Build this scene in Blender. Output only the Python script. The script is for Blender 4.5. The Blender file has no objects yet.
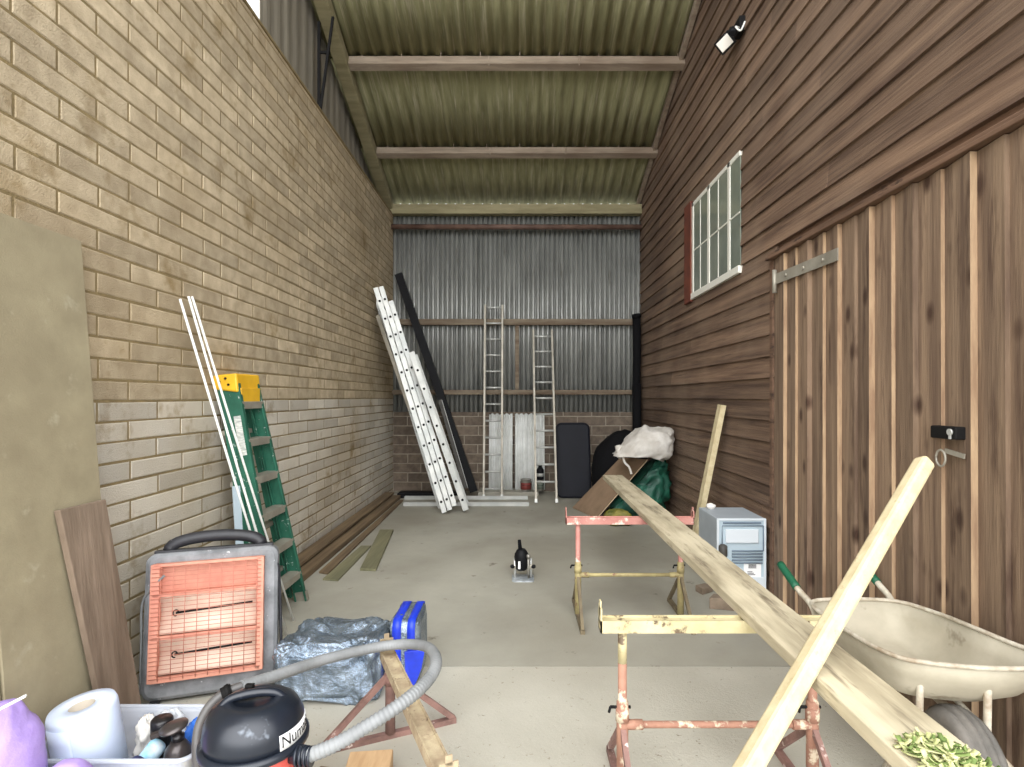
import bpy, bmesh, math, random
from mathutils import Vector, Matrix, noise
random.seed(7)
V = Vector
F, H, CX, CY = 570.0, 1.5, 519.0, 397.0
XL, XR, YB = -2.0, 1.92, 9.05
scene = bpy.context.scene
COL = scene.collection

# ---------------------------------------------------------------- survey helpers: a sight line meets a known plane
def P(px, py, Y): return V(((px-CX)*Y/F, Y, H-(py-CY)*Y/F))
def PX(px, py, X): return P(px, py, F*X/(px-CX))
def PF(px, py, z=0.0): return P(px, py, F*(H-z)/(py-CY))
def roof_z(Y): return 4.53 + .375*(YB-Y)

# ---------------------------------------------------------------- materials
def lin(c):
    o = []
    for v in c[:3]:
        v /= 255.0
        o.append(v/12.92 if v <= .04045 else ((v+.055)/1.055)**2.4)
    return (*o, 1)
MATS = {}
def mat(name, c1, c2=None, rough=.75, metal=0.0, scale=5.0, stretch=(1,1,1), detail=5.0, bump=0.0, bscale=None,
        bstretch=None, spot=None, tone=0.0, alpha=1.0, trans=0.0, lo=.35, hi=.65, spec=.5, knots=None, big=None, zsplit=None):
    m = bpy.data.materials.new(name); m.use_nodes = True
    nt = m.node_tree; N = nt.nodes; L = nt.links
    b = N['Principled BSDF']
    b.inputs['Roughness'].default_value = rough; b.inputs['Metallic'].default_value = metal
    b.inputs['Specular IOR Level'].default_value = spec
    if alpha < 1: b.inputs['Alpha'].default_value = alpha
    if trans > 0: b.inputs['Transmission Weight'].default_value = trans
    tc = N.new('ShaderNodeTexCoord')
    def mapped(st):
        mp = N.new('ShaderNodeMapping'); mp.inputs['Scale'].default_value = st
        L.new(tc.outputs['Object'], mp.inputs['Vector']); return mp.outputs['Vector']
    def nz(sc, st, det=detail, rg=.6):
        n = N.new('ShaderNodeTexNoise'); n.inputs['Scale'].default_value = sc
        n.inputs['Detail'].default_value = det; n.inputs['Roughness'].default_value = rg
        L.new(mapped(st), n.inputs['Vector']); return n.outputs['Fac']
    def ramp(f, a, z):
        r = N.new('ShaderNodeMapRange'); r.inputs['From Min'].default_value = a; r.inputs['From Max'].default_value = z
        L.new(f, r.inputs['Value']); return r.outputs['Result']
    def mix(f, a, c, mode='MIX'):
        x = N.new('ShaderNodeMix'); x.data_type = 'RGBA'; x.blend_type = mode
        if isinstance(f, float): x.inputs[0].default_value = f
        else: L.new(f, x.inputs[0])
        for s, v in ((x.inputs[6], a), (x.inputs[7], c)):
            if isinstance(v, tuple): s.default_value = v
            else: L.new(v, s)
        return x.outputs[2]
    col = lin(c1)
    if c2:
        col = mix(ramp(nz(scale, stretch), lo, hi), lin(c1), lin(c2))
    else:
        b.inputs['Base Color'].default_value = lin(c1)
    if zsplit:      # two batches of blocks: colour below / above a course
        zz, cb, amt = zsplit
        sx = N.new('ShaderNodeSeparateXYZ'); L.new(tc.outputs['Object'], sx.inputs[0])
        f = ramp(sx.outputs['Z'], zz+.01, zz-.01)
        mm = N.new('ShaderNodeMath'); mm.operation = 'MULTIPLY'; mm.inputs[1].default_value = amt; L.new(f, mm.inputs[0])
        col = mix(mm.outputs[0], col, lin(cb))
    if big:
        cb, sb, amt = big
        mm = N.new('ShaderNodeMath'); mm.operation = 'MULTIPLY'; mm.inputs[1].default_value = amt
        L.new(ramp(nz(sb, (1,1,1), 3), .42, .66), mm.inputs[0])
        col = mix(mm.outputs[0], col, lin(cb))
    if spot:
        cs, ss, a, z = spot[:4]
        col = mix(ramp(nz(ss, stretch if len(spot) < 5 else spot[4], 4, .7), a, z), col, lin(cs))
    if knots:
        ck, sk, stk, rad = knots
        vo = N.new('ShaderNodeTexVoronoi'); vo.inputs['Scale'].default_value = sk
        L.new(mapped(stk), vo.inputs['Vector'])
        col = mix(ramp(vo.outputs['Distance'], rad, rad*.35), col, lin(ck))
    if tone:
        at = N.new('ShaderNodeAttribute'); at.attribute_name = 'tone'
        hs = N.new('ShaderNodeHueSaturation')
        r = N.new('ShaderNodeMapRange'); r.inputs['To Min'].default_value = 1-tone; r.inputs['To Max'].default_value = 1+tone
        L.new(at.outputs['Fac'], r.inputs['Value']); L.new(r.outputs['Result'], hs.inputs['Value'])
        if isinstance(col, tuple): hs.inputs['Color'].default_value = col
        else: L.new(col, hs.inputs['Color'])
        col = hs.outputs['Color']
    if not isinstance(col, tuple): L.new(col, b.inputs['Base Color'])
    if bump:
        bp = N.new('ShaderNodeBump'); bp.inputs['Strength'].default_value = min(1, bump); bp.inputs['Distance'].default_value = .01*max(1, bump)
        L.new(nz(bscale or scale*3, bstretch or stretch, 6, .65), bp.inputs['Height']); L.new(bp.outputs['Normal'], b.inputs['Normal'])
    MATS[name] = m
    return m
M = MATS
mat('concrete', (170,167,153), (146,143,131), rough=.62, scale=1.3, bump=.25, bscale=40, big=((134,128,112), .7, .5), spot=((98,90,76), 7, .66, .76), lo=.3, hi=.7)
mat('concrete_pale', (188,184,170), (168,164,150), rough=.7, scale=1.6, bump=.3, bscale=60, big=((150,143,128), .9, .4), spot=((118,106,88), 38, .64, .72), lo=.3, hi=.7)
mat('mortar', (140,122,84), (120,104,72), rough=.95, scale=9, bump=.8, bscale=70)
mat('block', (198,182,153), (169,153,126), rough=.93, scale=8, detail=8, bump=.7, bscale=130, tone=.17, spot=((132,110,68), 2.4, .57, .75), zsplit=(1.48, (204,199,187), .8), big=((160,141,110), .8, .55))
mat('brown_block', (114,101,87), (90,79,68), rough=.95, scale=9, bump=.7, bscale=40, tone=.18)
mat('brown_mortar', (158,148,132), (136,126,112), rough=.95, scale=8, bump=.6, bscale=60)
mat('roof_sheet', (148,146,110), (120,118,84), rough=.9, scale=3.0, stretch=(6,.6,.6), bump=.3, bscale=25, spot=((176,170,146), 3.2, .54, .74, (9,.4,.4)))
mat('purlin', (158,144,126), (126,112,96), rough=.85, scale=4, stretch=(.5,3,3), bump=.3, big=((110,88,70), .9, .5))
mat('eaves', (150,142,110), (124,116,86), rough=.85, scale=3, stretch=(.5,3,3), bump=.3)
mat('rust_tube', (110,86,74), (78,56,46), rough=.7, scale=6)
mat('galv', (150,151,146), (122,123,119), rough=.42, metal=.3, scale=3, stretch=(2,2,.4), bump=.1, spot=((104,100,92), 4, .62, .75))
mat('grey_cladding', (142,136,122), (122,116,104), rough=.85, scale=4, stretch=(2,2,.3), bump=.15)
mat('old_rail', (128,116,98), (96,80,64), rough=.85, scale=4, stretch=(.4,4,4), bump=.4)
mat('weatherboard', (122,98,78), (78,58,45), rough=.85, scale=2.2, stretch=(5,.35,9), bump=.8, bscale=7, tone=.24, big=((138,117,97), .9, .5), spot=((50,35,27), 2.6, .60, .78, (6,.3,10)))
mat('door_board', (150,126,102), (108,87,70), rough=.85, scale=2.4, stretch=(4,7,.4), bump=.6, bscale=8, tone=.18, spot=((80,58,44), 2.2, .54, .72, (5,6,.7)), knots=((70,48,34), 3.6, (1,1.6,1.0), .24))
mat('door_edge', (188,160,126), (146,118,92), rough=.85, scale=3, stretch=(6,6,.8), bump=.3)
mat('trim_wood', (120,92,72), (84,62,46), rough=.85, scale=3, stretch=(4,.5,4), bump=.4, spot=((58,40,30), 4, .56, .68, (3,1,3)))
mat('red_trim', (112,56,36), (84,40,28), rough=.8, scale=6)
mat('white_upvc', (226,224,212), rough=.4)
mat('pane', (134,140,126), (104,112,102), rough=.04, scale=1.2, spec=.8)
mat('steel_black', (20,19,19), rough=.7, spec=.2)
mat('plank_wood', (190,178,150), (142,131,106), rough=.8, scale=2.6, stretch=(6,.7,6), bump=.5, bscale=6, spot=((108,96,76), 3.4, .55, .72, (6,.7,6)), big=((214,203,174), 1.6, .6))
mat('new_pine', (204,191,154), (186,170,132), rough=.78, scale=3, stretch=(5,5,5), bump=.2, spot=((160,138,100), 4, .62, .74))
mat('old_board', (140,122,104), (104,88,72), rough=.88, scale=2.6, stretch=(3,5,.5), bump=.5, big=((84,70,56), 1.8, .5))
mat('stack_wood', (126,106,78), (92,76,56), rough=.88, scale=3, stretch=(8,.4,8), bump=.4)
mat('green_board', (128,124,94), (104,102,76), rough=.88, scale=3, stretch=(8,.4,8), bump=.4)
mat('tall_board', (158,148,120), (142,132,106), rough=.88, scale=5, bump=.25, bscale=120, big=((130,119,95), 1.4, .6), spot=((170,162,138), 6, .6, .75))
mat('edge_dark', (104,88,66), rough=.9)
mat('alu', (196,196,190), (170,172,168), rough=.45, metal=.35, scale=4, bump=.05)
mat('alu_dull', (170,164,150), (142,137,124), rough=.5, metal=.35, scale=5)
mat('black_rubber', (14,14,16), rough=.85, spec=.15)
mat('black_plastic', (12,12,14), (17,17,20), rough=.6, scale=3, spec=.2)
mat('tray_black', (9,11,19), (15,17,27), rough=.55, scale=3, spec=.2)
mat('white_sheet', (222,224,220), (196,198,192), rough=.6, scale=4, bump=.15)
mat('white_bag', (206,202,194), (180,174,164), rough=.75, scale=6, bump=1.8, bscale=8, bstretch=(1,1,.5))
mat('green_bag', (30,92,72), (14,58,46), rough=.5, scale=7, bump=.7, bscale=14)
mat('yellow_bag', (130,120,40), (66,80,38), rough=.6, scale=9, bump=.4)
mat('cardboard', (142,118,94), (122,100,78), rough=.9, scale=4)
mat('card_edge', (196,172,140), rough=.9)
mat('yellow_paint', (196,185,146), (176,163,122), rough=.65, scale=9, spot=((96,80,60), 10, .55, .62), bump=.3)
mat('pink_paint', (190,136,124), (170,112,102), rough=.65, scale=9, spot=((220,206,188), 12, .56, .64), bump=.3)
mat('rust_paint', (162,120,98), (134,94,78), rough=.75, scale=12, spot=((204,190,164), 12, .54, .62), bump=.4)
mat('rust_foot', (140,106,96), (106,80,72), rough=.75, scale=12, spot=((216,200,190), 14, .60, .68), bump=.4)
mat('foot_dull', (120,108,82), (96,84,66), rough=.8, scale=12, bump=.3)
mat('yellow_dirty', (178,165,116), (146,132,92), rough=.7, scale=11, spot=((116,84,64), 14, .58, .66), bump=.3)
mat('bar_tan', (178,163,132), (146,127,102), rough=.75, scale=6, stretch=(3,3,3), spot=((108,86,66), 9, .60, .70), bump=.3)
mat('fridge_side', (168,176,182), (156,164,170), rough=.45, scale=4)
mat('fridge_white', (206,213,217), rough=.45)
mat('fridge_panel', (176,192,200), rough=.45)
mat('fridge_line', (96,112,126), rough=.5)
mat('dark_compressor', (84,80,74), (60,58,54), rough=.6, scale=6)
mat('barrow_pan', (190,182,162), (164,156,136), rough=.6, metal=.15, scale=3.5, bump=.2, spot=((120,108,88), 5, .60, .72))
mat('barrow_tube', (206,200,182), (150,134,112), rough=.6, scale=14)
mat('grip_green', (20,88,60), rough=.55)
mat('tyre', (120,115,108), (92,89,84), rough=.9, scale=8, bump=.3)
mat('foil', (164,178,192), (118,132,146), rough=.24, metal=.75, scale=9, bump=2.2, bscale=17)
mat('blue_tape', (28,60,206), (22,46,170), rough=.45, scale=8)
mat('heater_case', (136,138,140), (96,98,100), rough=.6, scale=8, bump=.2, spot=((206,206,206), 22, .64, .70))
mat('heater_black', (44,44,48), (30,30,34), rough=.5, scale=10, spot=((206,206,206), 30, .68, .72))
mat('heater_orange', (208,148,124), (190,122,102), rough=.6, scale=6)
mat('heater_reflector', (232,214,194), (222,190,170), rough=.5, metal=.0, scale=4, stretch=(1,1,6))
mat('wire_orange', (186,118,98), rough=.55)
mat('fibre_green', (40,104,82), (24,78,60), rough=.55, scale=5, spot=((186,196,186), 20, .63, .68))
mat('ladder_yellow', (232,184,40), (214,164,30), rough=.5, scale=6)
mat('sticker', (222,222,214), (160,164,160), rough=.6, scale=30, stretch=(1,1,4))
mat('conduit', (226,226,220), rough=.4)
mat('vac_black', (30,36,46), (22,26,34), rough=.28, scale=4, spot=((150,160,172), 7, .63, .80))
mat('vac_red', (206,96,82), (176,66,58), rough=.5, scale=6)
mat('hose_grey', (134,136,136), (112,114,114), rough=.6, scale=8)
mat('tube_dark', (88,86,84), (60,58,58), rough=.4, scale=6)
mat('paper', (214,226,246), (204,216,238), rough=.9, scale=4, bump=.1)
mat('paper_core', (186,176,160), rough=.9)
mat('clear_plastic', (214,220,230), rough=.25, alpha=.5)
mat('clear_film', (232,236,240), rough=.3, alpha=.55, bump=.8, scale=20)
mat('gunmetal', (84,78,76), (56,52,52), rough=.28, metal=.5, scale=5)
mat('pump_black', (26,24,26), rough=.35)
mat('can_blue', (120,196,226), (232,238,240), rough=.4, scale=12)
mat('navy', (36,40,72), (58,66,112), rough=.6, scale=14)
mat('blue_plastic', (48,112,206), (34,92,184), rough=.45, scale=6, bump=.3)
mat('purple', (170,148,206), (146,122,186), rough=.55, scale=5, bump=.6, bscale=12)
mat('hazard_yellow', (214,192,60), (60,54,30), rough=.6, scale=30)
mat('offcut', (200,168,128), (176,142,102), rough=.85, scale=4, stretch=(6,1,6))
mat('brick_bit', (138,122,104), (110,96,80), rough=.9, scale=9, bump=.3)
mat('tin_metal', (170,166,156), (120,116,108), rough=.4, metal=.5, scale=9)
mat('tin_red', (120,50,44), rough=.6)
mat('tin_green', (96,104,92), rough=.6)
mat('router_clear', (190,196,200), (140,146,150), rough=.3, metal=.3, scale=20)
mat('lamp_glass', (236,232,222), rough=.2)
mat('shaving', (204,202,152), (172,178,116), rough=.85, scale=20)
mat('leaf', (126,144,78), (90,110,52), rough=.8, scale=20)
mat('ink', (14,14,16), rough=.6)
mat('label_white', (238,238,236), rough=.5)
mat('rag_white', (230,226,218), rough=.85, bump=.6, scale=20)

# ---------------------------------------------------------------- mesh kit
class MB:
    def __init__(s): s.bm = bmesh.new(); s.i = 0; s.tone = s.bm.loops.layers.float_color.new('tone'); s.t = .5
    def m(s, i): s.i = i; return s
    def face(s, vs, smooth=False):
        try: f = s.bm.faces.new(vs)
        except ValueError: return None
        f.material_index = s.i; f.smooth = smooth
        for l in f.loops: l[s.tone] = (s.t, s.t, s.t, 1)
        return f
    def verts(s, pts): return [s.bm.verts.new(p) for p in pts]
    def hexa(s, p):     # 8 points: bottom ring 0-3, top ring 4-7
        v = s.verts(p)
        for q in ((3,2,1,0),(4,5,6,7),(0,1,5,4),(1,2,6,5),(2,3,7,6),(3,0,4,7)): s.face([v[k] for k in q])
        return s
    def box(s, c, d, R=None):
        c = V(c); R = R or Matrix.Identity(3); x, y, z = d[0]/2, d[1]/2, d[2]/2
        return s.hexa([c + R @ V(q) for q in ((-x,-y,-z),(x,-y,-z),(x,y,-z),(-x,y,-z),(-x,-y,z),(x,-y,z),(x,y,z),(-x,y,z))])
    def span(s, a, b):  # axis aligned box between two corners
        a, b = V(a), V(b); return s.box((a+b)/2, [abs(k) for k in (b-a)])
    def bar(s, p0, p1, w, h, up=(0,0,1)):
        p0, p1 = V(p0), V(p1); t = (p1-p0).normalized(); up = V(up)
        a = t.cross(up)
        if a.length < 1e-4: a = t.cross(V((0,1,0)))
        a.normalize(); n = a.cross(t).normalized(); a *= w/2; n *= h/2
        return s.hexa([p0-a-n, p0+a-n, p1+a-n, p1-a-n, p0-a+n, p0+a+n, p1+a+n, p1-a+n])
    def ring(s, c, t, r, n, ref=None):
        t = t.normalized(); a = (ref or (V((0,0,1)) if abs(t.z) < .9 else V((0,1,0))))
        a = (a - t*a.dot(t)).normalized(); b = t.cross(a)
        return [c + a*(r*math.cos(2*math.pi*k/n)) + b*(r*math.sin(2*math.pi*k/n)) for k in range(n)], a
    def tube(s, pts, r, n=12, caps=True, rf=None):
        pts = [V(p) for p in pts]; ref = None; rows = []
        for k, p in enumerate(pts):
            t = pts[min(k+1, len(pts)-1)] - pts[max(k-1, 0)]
            rr = rf(k) if rf else r
            q, ref = s.ring(p, t, rr, n, ref); rows.append(s.verts(q))
        for a, b in zip(rows, rows[1:]):
            for k in range(n): s.face([a[k], a[(k+1)%n], b[(k+1)%n], b[k]], True)
        if caps: s.face(rows[0][::-1]); s.face(rows[-1])
        return s
    def cyl(s, p0, p1, r0, r1=None, n=20):
        return s.tube([p0, p1], r0, n, True, lambda k: r0 if k == 0 else (r0 if r1 is None else r1))
    def lathe(s, base, axis, prof, n=28, caps=True):
        base, axis = V(base), V(axis).normalized(); rows = []
        for r, t in prof:
            q, _ = s.ring(base+axis*t, axis, max(r, 1e-4), n); rows.append(s.verts(q))
        for a, b in zip(rows, rows[1:]):
            for k in range(n): s.face([a[k], a[(k+1)%n], b[(k+1)%n], b[k]], True)
        if caps: s.face(rows[0][::-1]); s.face(rows[-1])
        return s
    def prism(s, poly, ext):
        ext = V(ext); a = s.verts([V(p) for p in poly]); b = s.verts([V(p)+ext for p in poly]); n = len(poly)
        s.face(a[::-1]); s.face(b)
        for k in range(n): s.face([a[k], a[(k+1)%n], b[(k+1)%n], b[k]])
        return s
    def grid(s, fn, nu, nv, closeu=False, smooth=True):
        rows = [s.verts([fn(i/(nu if closeu else nu-1), j/(nv-1)) for i in range(nu)]) for j in range(nv)]
        for a, b in zip(rows, rows[1:]):
            for k in range(nu if closeu else nu-1): s.face([a[k], a[(k+1)%nu], b[(k+1)%nu], b[k]], smooth)
        return rows
    def blob(s, c, r, amp=.08, freq=3.0, pw=.6, nu=40, nv=24, zmin=None, seed=0, ridge=True, tf=None):
        c = V(c); sg = lambda v, e: math.copysign(abs(v)**e, v); off = V((seed*3.7, seed*1.3, seed*5.1))
        def fn(u, v):
            a = 2*math.pi*u; b = math.pi*(v-.5)
            d = V((sg(math.cos(b), pw)*sg(math.cos(a), pw), sg(math.cos(b), pw)*sg(math.sin(a), pw), sg(math.sin(b), pw)))
            q = V((d.x*r[0], d.y*r[1], d.z*r[2]))
            k = noise.fractal(q*freq+off, 1.0, 2.1, 4)
            if ridge: k = 1-2*abs(k)-.5
            q = q + d.normalized()*amp*k
            if tf: q = tf(q)
            q = q + c
            if zmin is not None and q.z < zmin: q.z = zmin
            return q
        rows = s.grid(fn, nu, nv, True)
        bmesh.ops.remove_doubles(s.bm, verts=rows[0]+rows[-1], dist=1e-4)
        return s
    def build(s, name, mats, parent=None, bevel=0, solid=0, sub=0):
        mats = mats if isinstance(mats, (list, tuple)) else [mats]
        bmesh.ops.recalc_face_normals(s.bm, faces=s.bm.faces[:])
        if parent is not None: org = ORG[parent.name]
        else:
            lo = V((1e9,)*3); hi = -lo
            for v in s.bm.verts:
                for k in range(3): lo[k] = min(lo[k], v.co[k]); hi[k] = max(hi[k], v.co[k])
            org = V(((lo.x+hi.x)/2, (lo.y+hi.y)/2, lo.z))
        for v in s.bm.verts: v.co -= org
        me = bpy.data.meshes.new(name); s.bm.to_mesh(me); s.bm.free()
        for k in mats: me.materials.append(M[k])
        o = bpy.data.objects.new(name, me); COL.objects.link(o)
        if parent is not None: o.parent = parent
        else: o.location = org
        ORG[o.name] = org.copy()
        if solid: k = o.modifiers.new('solid', 'SOLIDIFY'); k.thickness = solid; k.offset = 0
        if sub: k = o.modifiers.new('sub', 'SUBSURF'); k.levels = k.render_levels = sub
        if bevel: k = o.modifiers.new('bevel', 'BEVEL'); k.width = bevel; k.segments = 2; k.limit_method = 'ANGLE'; k.angle_limit = .7
        return o
ORG = {}
def thing(name, loc, label, cat, group=None):
    o = bpy.data.objects.new(name, None); COL.objects.link(o); o.location = loc; ORG[o.name] = V(loc)
    o.empty_display_size = .1
    return tag(o, label, cat, group)
def tag(o, label, cat, group=None, kind=None):
    o['label'] = label; o['category'] = cat
    if group: o['group'] = group
    if kind: o['kind'] = kind
    return o
def lab(o, text): o['label'] = text; return o
def structure(o, label=None, cat=None):
    o['kind'] = 'structure'
    if label: o['label'] = label; o['category'] = cat
    return o
def spline(pts, n=8, closed=False):
    pts = [V(p) for p in pts]; out = []; N = len(pts)
    for k in range(N if closed else N-1):
        g = lambda j: pts[j % N] if closed else pts[max(0, min(N-1, j))]
        a, b, c, d = g(k-1), g(k), g(k+1), g(k+2)
        for q in range(n):
            t = q/n
            out.append(.5*((2*b)+(c-a)*t+(2*a-5*b+4*c-d)*t*t+(3*b-a-3*c+d)*t**3))
    if not closed: out.append(pts[-1])
    return out
def rotz(a): return Matrix.Rotation(a, 3, 'Z')
def text_mesh(s, size, ext):
    cu = bpy.data.curves.new('lettering', 'FONT'); cu.body = s; cu.size = size; cu.extrude = ext; cu.align_x = 'CENTER'; cu.align_y = 'CENTER'
    o = bpy.data.objects.new('lettering', cu); COL.objects.link(o)
    bpy.context.view_layer.update()
    me = bpy.data.meshes.new_from_object(o.evaluated_get(bpy.context.evaluated_depsgraph_get()))
    bpy.data.objects.remove(o); bpy.data.curves.remove(cu)
    return me
def text_obj(name, body, size, ext, origin, xdir, up, matname, parent):
    me = text_mesh(body, size, ext); me.name = name
    x = V(xdir).normalized(); z = x.cross(V(up)).normalized(); y = z.cross(x)
    R = Matrix((x, y, z)).transposed().to_4x4(); T = Matrix.Translation(V(origin)-ORG[parent.name]) @ R
    me.transform(T); me.materials.clear(); me.materials.append(M[matname])
    o = bpy.data.objects.new(name, me); COL.objects.link(o); o.parent = parent; ORG[o.name] = ORG[parent.name]
    return o

# ================================================================ THE ROOM
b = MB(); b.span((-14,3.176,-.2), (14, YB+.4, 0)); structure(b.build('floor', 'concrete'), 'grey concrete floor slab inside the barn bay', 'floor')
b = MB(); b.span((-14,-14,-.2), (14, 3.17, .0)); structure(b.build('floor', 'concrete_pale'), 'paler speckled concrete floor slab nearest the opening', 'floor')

def blockwork(b, O, U, N, width, z0, z1, L, h, j, proud, seed, topf=None):
    rnd = random.Random(seed); O, U, N = V(O), V(U), V(N); Z = V((0,0,1)); row = 0; z = z0
    while z < z1-.02:
        x = -(L/2 if row % 2 else 0) + rnd.uniform(-.01,.01)
        while x < width:
            a, c = max(0, x+j/2), min(width, x+L-j/2)
            zz0, zz1 = max(0, z+j/2), min(z1, z+h-j/2)
            if c-a > .03:
                pr = proud*rnd.uniform(.5, 1.3); e = .005; b.t = rnd.random()
                dz = rnd.uniform(-.002,.002)
                q = lambda u, w, n: O+U*u+Z*(w+dz)+N*n
                dz = max(dz, 0) if zz0 < .01 else dz
                lo = b.verts([q(a,zz0,0), q(c,zz0,0), q(c,zz1,0), q(a,zz1,0)])
                hi = b.verts([q(a+e,zz0+e,pr), q(c-e,zz0+e,pr+rnd.uniform(-.001,.001)), q(c-e,zz1-e,pr), q(a+e,zz1-e,pr)])
                b.face(hi)
                for k in range(4): b.face([lo[k], lo[(k+1)%4], hi[(k+1)%4], hi[k]])
            x += L
        z += h; row += 1
WT = 4.37
b = MB(); b.m(1).span((XL-.22,.9,0), (XL,YB,WT)); b.m(0); blockwork(b, (XL,.9,0), (0,1,0), (1,0,0), YB-.9, -.05, WT, .45, .102, .012, .003, 3)
structure(b.build('wall_left', ['block','mortar']), 'tall wall of pale concrete blocks on the left', 'wall')
b = MB(); b.m(1).span((XL-.2,YB+.003,0), (XR+.2,YB+.2,1.26)); b.m(0); blockwork(b, (XL,YB+.003,0), (1,0,0), (0,-1,0), XR-XL, 0, 1.26, .45, .149, .014, .006, 5)
structure(b.build('wall_back', ['brown_block','brown_mortar']), 'low brown block wall under the corrugated metal at the back', 'wall')
# corrugated metal above it
def corrug(b, x0, x1, pitch, amp, fn, per=8, sharp=1):
    n = int((x1-x0)/pitch*per)+1
    xs = [x0+(x1-x0)*k/(n-1) for k in range(n)]
    prev = None
    for x in xs:
        o = amp*(1-2*(.5-.5*math.cos(2*math.pi*x/pitch))**sharp)
        cur = b.verts(fn(x, o))
        if prev:
            for k in range(len(cur)-1): b.face([prev[k], cur[k], cur[k+1], prev[k+1]], True)
        prev = cur
b = MB()
for k, (x0, x1, sh, zt) in enumerate(((XL-.1,-.66,0,4.5),(-.68,.66,.006,4.5),(.64,XR+.1,0,4.5))):
    corrug(b, x0, x1, .0762, .021, lambda x, o, sh=sh, zt=zt: [(x, YB+.055-o+sh, 1.235), (x, YB+.055-o+sh, 2.6), (x, YB+.055-o+sh, zt)], 12, 3)
structure(b.build('wall_back_cladding', 'galv', solid=.002), 'grey corrugated metal cladding of the back wall', 'wall')
# roof: corrugated fibre cement in lapped courses
b = MB(); cuts = [2.9, 4.1, 5.4, 6.72, 8.02, 9.13]
for k in range(5):
    y0, y1 = cuts[k], cuts[k+1]
    lift = .0
    def rf(x, o, y0=y0, y1=y1):
        return [(x, y0-.12, roof_z(y0-.12)+.085+o+.014), (x, (y0+y1)/2, roof_z((y0+y1)/2)+.085+o+.004), (x, y1, roof_z(y1)+.085+o-.006)]
    corrug(b, XL-.26, XR+.12, .146, .021, rf, 10)
structure(b.build('ceiling', 'roof_sheet', solid=.006), 'sloping green-grey corrugated roof sheets seen from below', 'roof')
def purlin(name, Y, zc, w, h, mt, seams=(), x0=XL-.03, x1=XR+.04):
    b = MB(); b.box(((x0+x1)/2, Y, zc), (x1-x0, w, h), Matrix.Rotation(-math.atan(.375), 3, 'X') if w < .13 else None)
    for sx in seams: b.box((sx, Y-w/2-.004, zc), (.018, .012, h*.96))
    for k in range(9): b.tube([(x0+.2+k*.46, Y-.01, zc+h/2-.01), (x0+.2+k*.46, Y-.035, zc+h/2+.055)], .006, 6)
    return structure(b.build(name, mt, bevel=.008))
purlin('trim_1', 9.0, 4.45, .14, .15, 'eaves', (-.98,.02,.98))
purlin('trim_2', 7.97, roof_z(7.97)-.02, .10, .11, 'purlin', (-.4,.65))
purlin('trim_3', 6.67, roof_z(6.67)-.02, .10, .12, 'purlin', (-.35,.7))
b = MB(); b.tube([(XL-.02,8.94,4.17), (XR,8.94,4.165)], .042, 12); structure(b.build('trim_4', 'rust_tube'), 'brown tube rail across the top of the back wall', 'rail')
for k, (zz, hh) in enumerate(((2.68,.095),(1.575,.075))):
    b = MB(); b.box(((XL+XR)/2, 8.985, zz), (XR-XL, .07, hh)); structure(b.build('trim_%d' % (5+k), 'old_rail', bevel=.006))
b = MB(); b.box((-.03, 9.0, 2.13), (.06,.05,1.03)); structure(b.build('trim_7', 'old_rail', bevel=.005))
# left side above the blocks: cladding, rafter, capping
b = MB(); y = 4.90; n = 0; prev = None
while y < YB+.05:
    o = .009 if n % 4 in (0, 1) else 0
    cur = b.verts([(-2.22-o, y, 4.2), (-2.22-o, y, roof_z(y)+.08)])
    if prev: b.face([prev[0], cur[0], cur[1], prev[1]])
    prev = cur; y += .055; n += 1
structure(b.build('wall_left_cladding', 'grey_cladding', solid=.006), 'grey ribbed sheet cladding above the block wall', 'wall')
b = MB()
b.bar((-2.055, 2.8, roof_z(2.8)-.05), (-2.055, 9.1, roof_z(9.1)-.05), .15, .14)
structure(b.build('trim_8', 'eaves', bevel=.01))
b = MB(); b.bar((XR-.035, 2.8, roof_z(2.8)+.015), (XR-.035, 9.05, roof_z(9.05)+.015), .05, .09); structure(b.build('trim_9', 'purlin', bevel=.006))
b = MB(); b.span((XL-.2,.9,WT), (XL+.012,YB,WT+.03)); structure(b.build('trim_10', 'mortar', bevel=.01))
# roof bracket on the left
t = thing('roof_bracket', P(319,116,6.0), 'thin black steel roof bracket above the left block wall', 'bracket')
b = MB(); b.bar(P(319,118,6.0), P(319,22,6.0), .028, .028); b.build('upright', 'steel_black', t)
b = MB(); b.bar(P(320,112,6.0), P(333,17,6.0), .024, .024); b.build('brace', 'steel_black', t)
b = MB(); b.bar(P(319,52.5,6.0), P(328.5,52.5,6.0), .022, .022); b.build('tie_bar', 'steel_black', t)

# right wall: lapped weatherboards, door opening left plain behind the door
DY1 = F*XR/(773-CX); DZ = 2.53     # door's hinge side, door head
b = MB(); e = .165; z = 0.0
b.m(1).span((XR+.03,.9,0), (XR+.2,YB,7.4)); b.m(0)
while z < 7.35:
    rnd = random.Random(int(z*1000)); ys = [.9]
    while ys[-1] < YB: ys.append(min(YB, ys[-1]+rnd.uniform(2.4,4.2)))
    for y0, y1 in zip(ys, ys[1:]):
        b.t = rnd.random()
        if z < DZ-.02: y0 = max(y0, DY1-.03)
        if y1-y0 < .02: continue
        zt = z+e+.02; d0 = rnd.uniform(.0,.006)
        b.hexa([V((XR-.002-d0,y0+.002,z)), V((XR+.04,y0+.002,z)), V((XR+.04,y1,z)), V((XR-.002-d0,y1,z)),
                V((XR+.016,y0+.002,zt)), V((XR+.04,y0+.002,zt)), V((XR+.04,y1,zt)), V((XR+.016,y1,zt))])
    z += e
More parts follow.
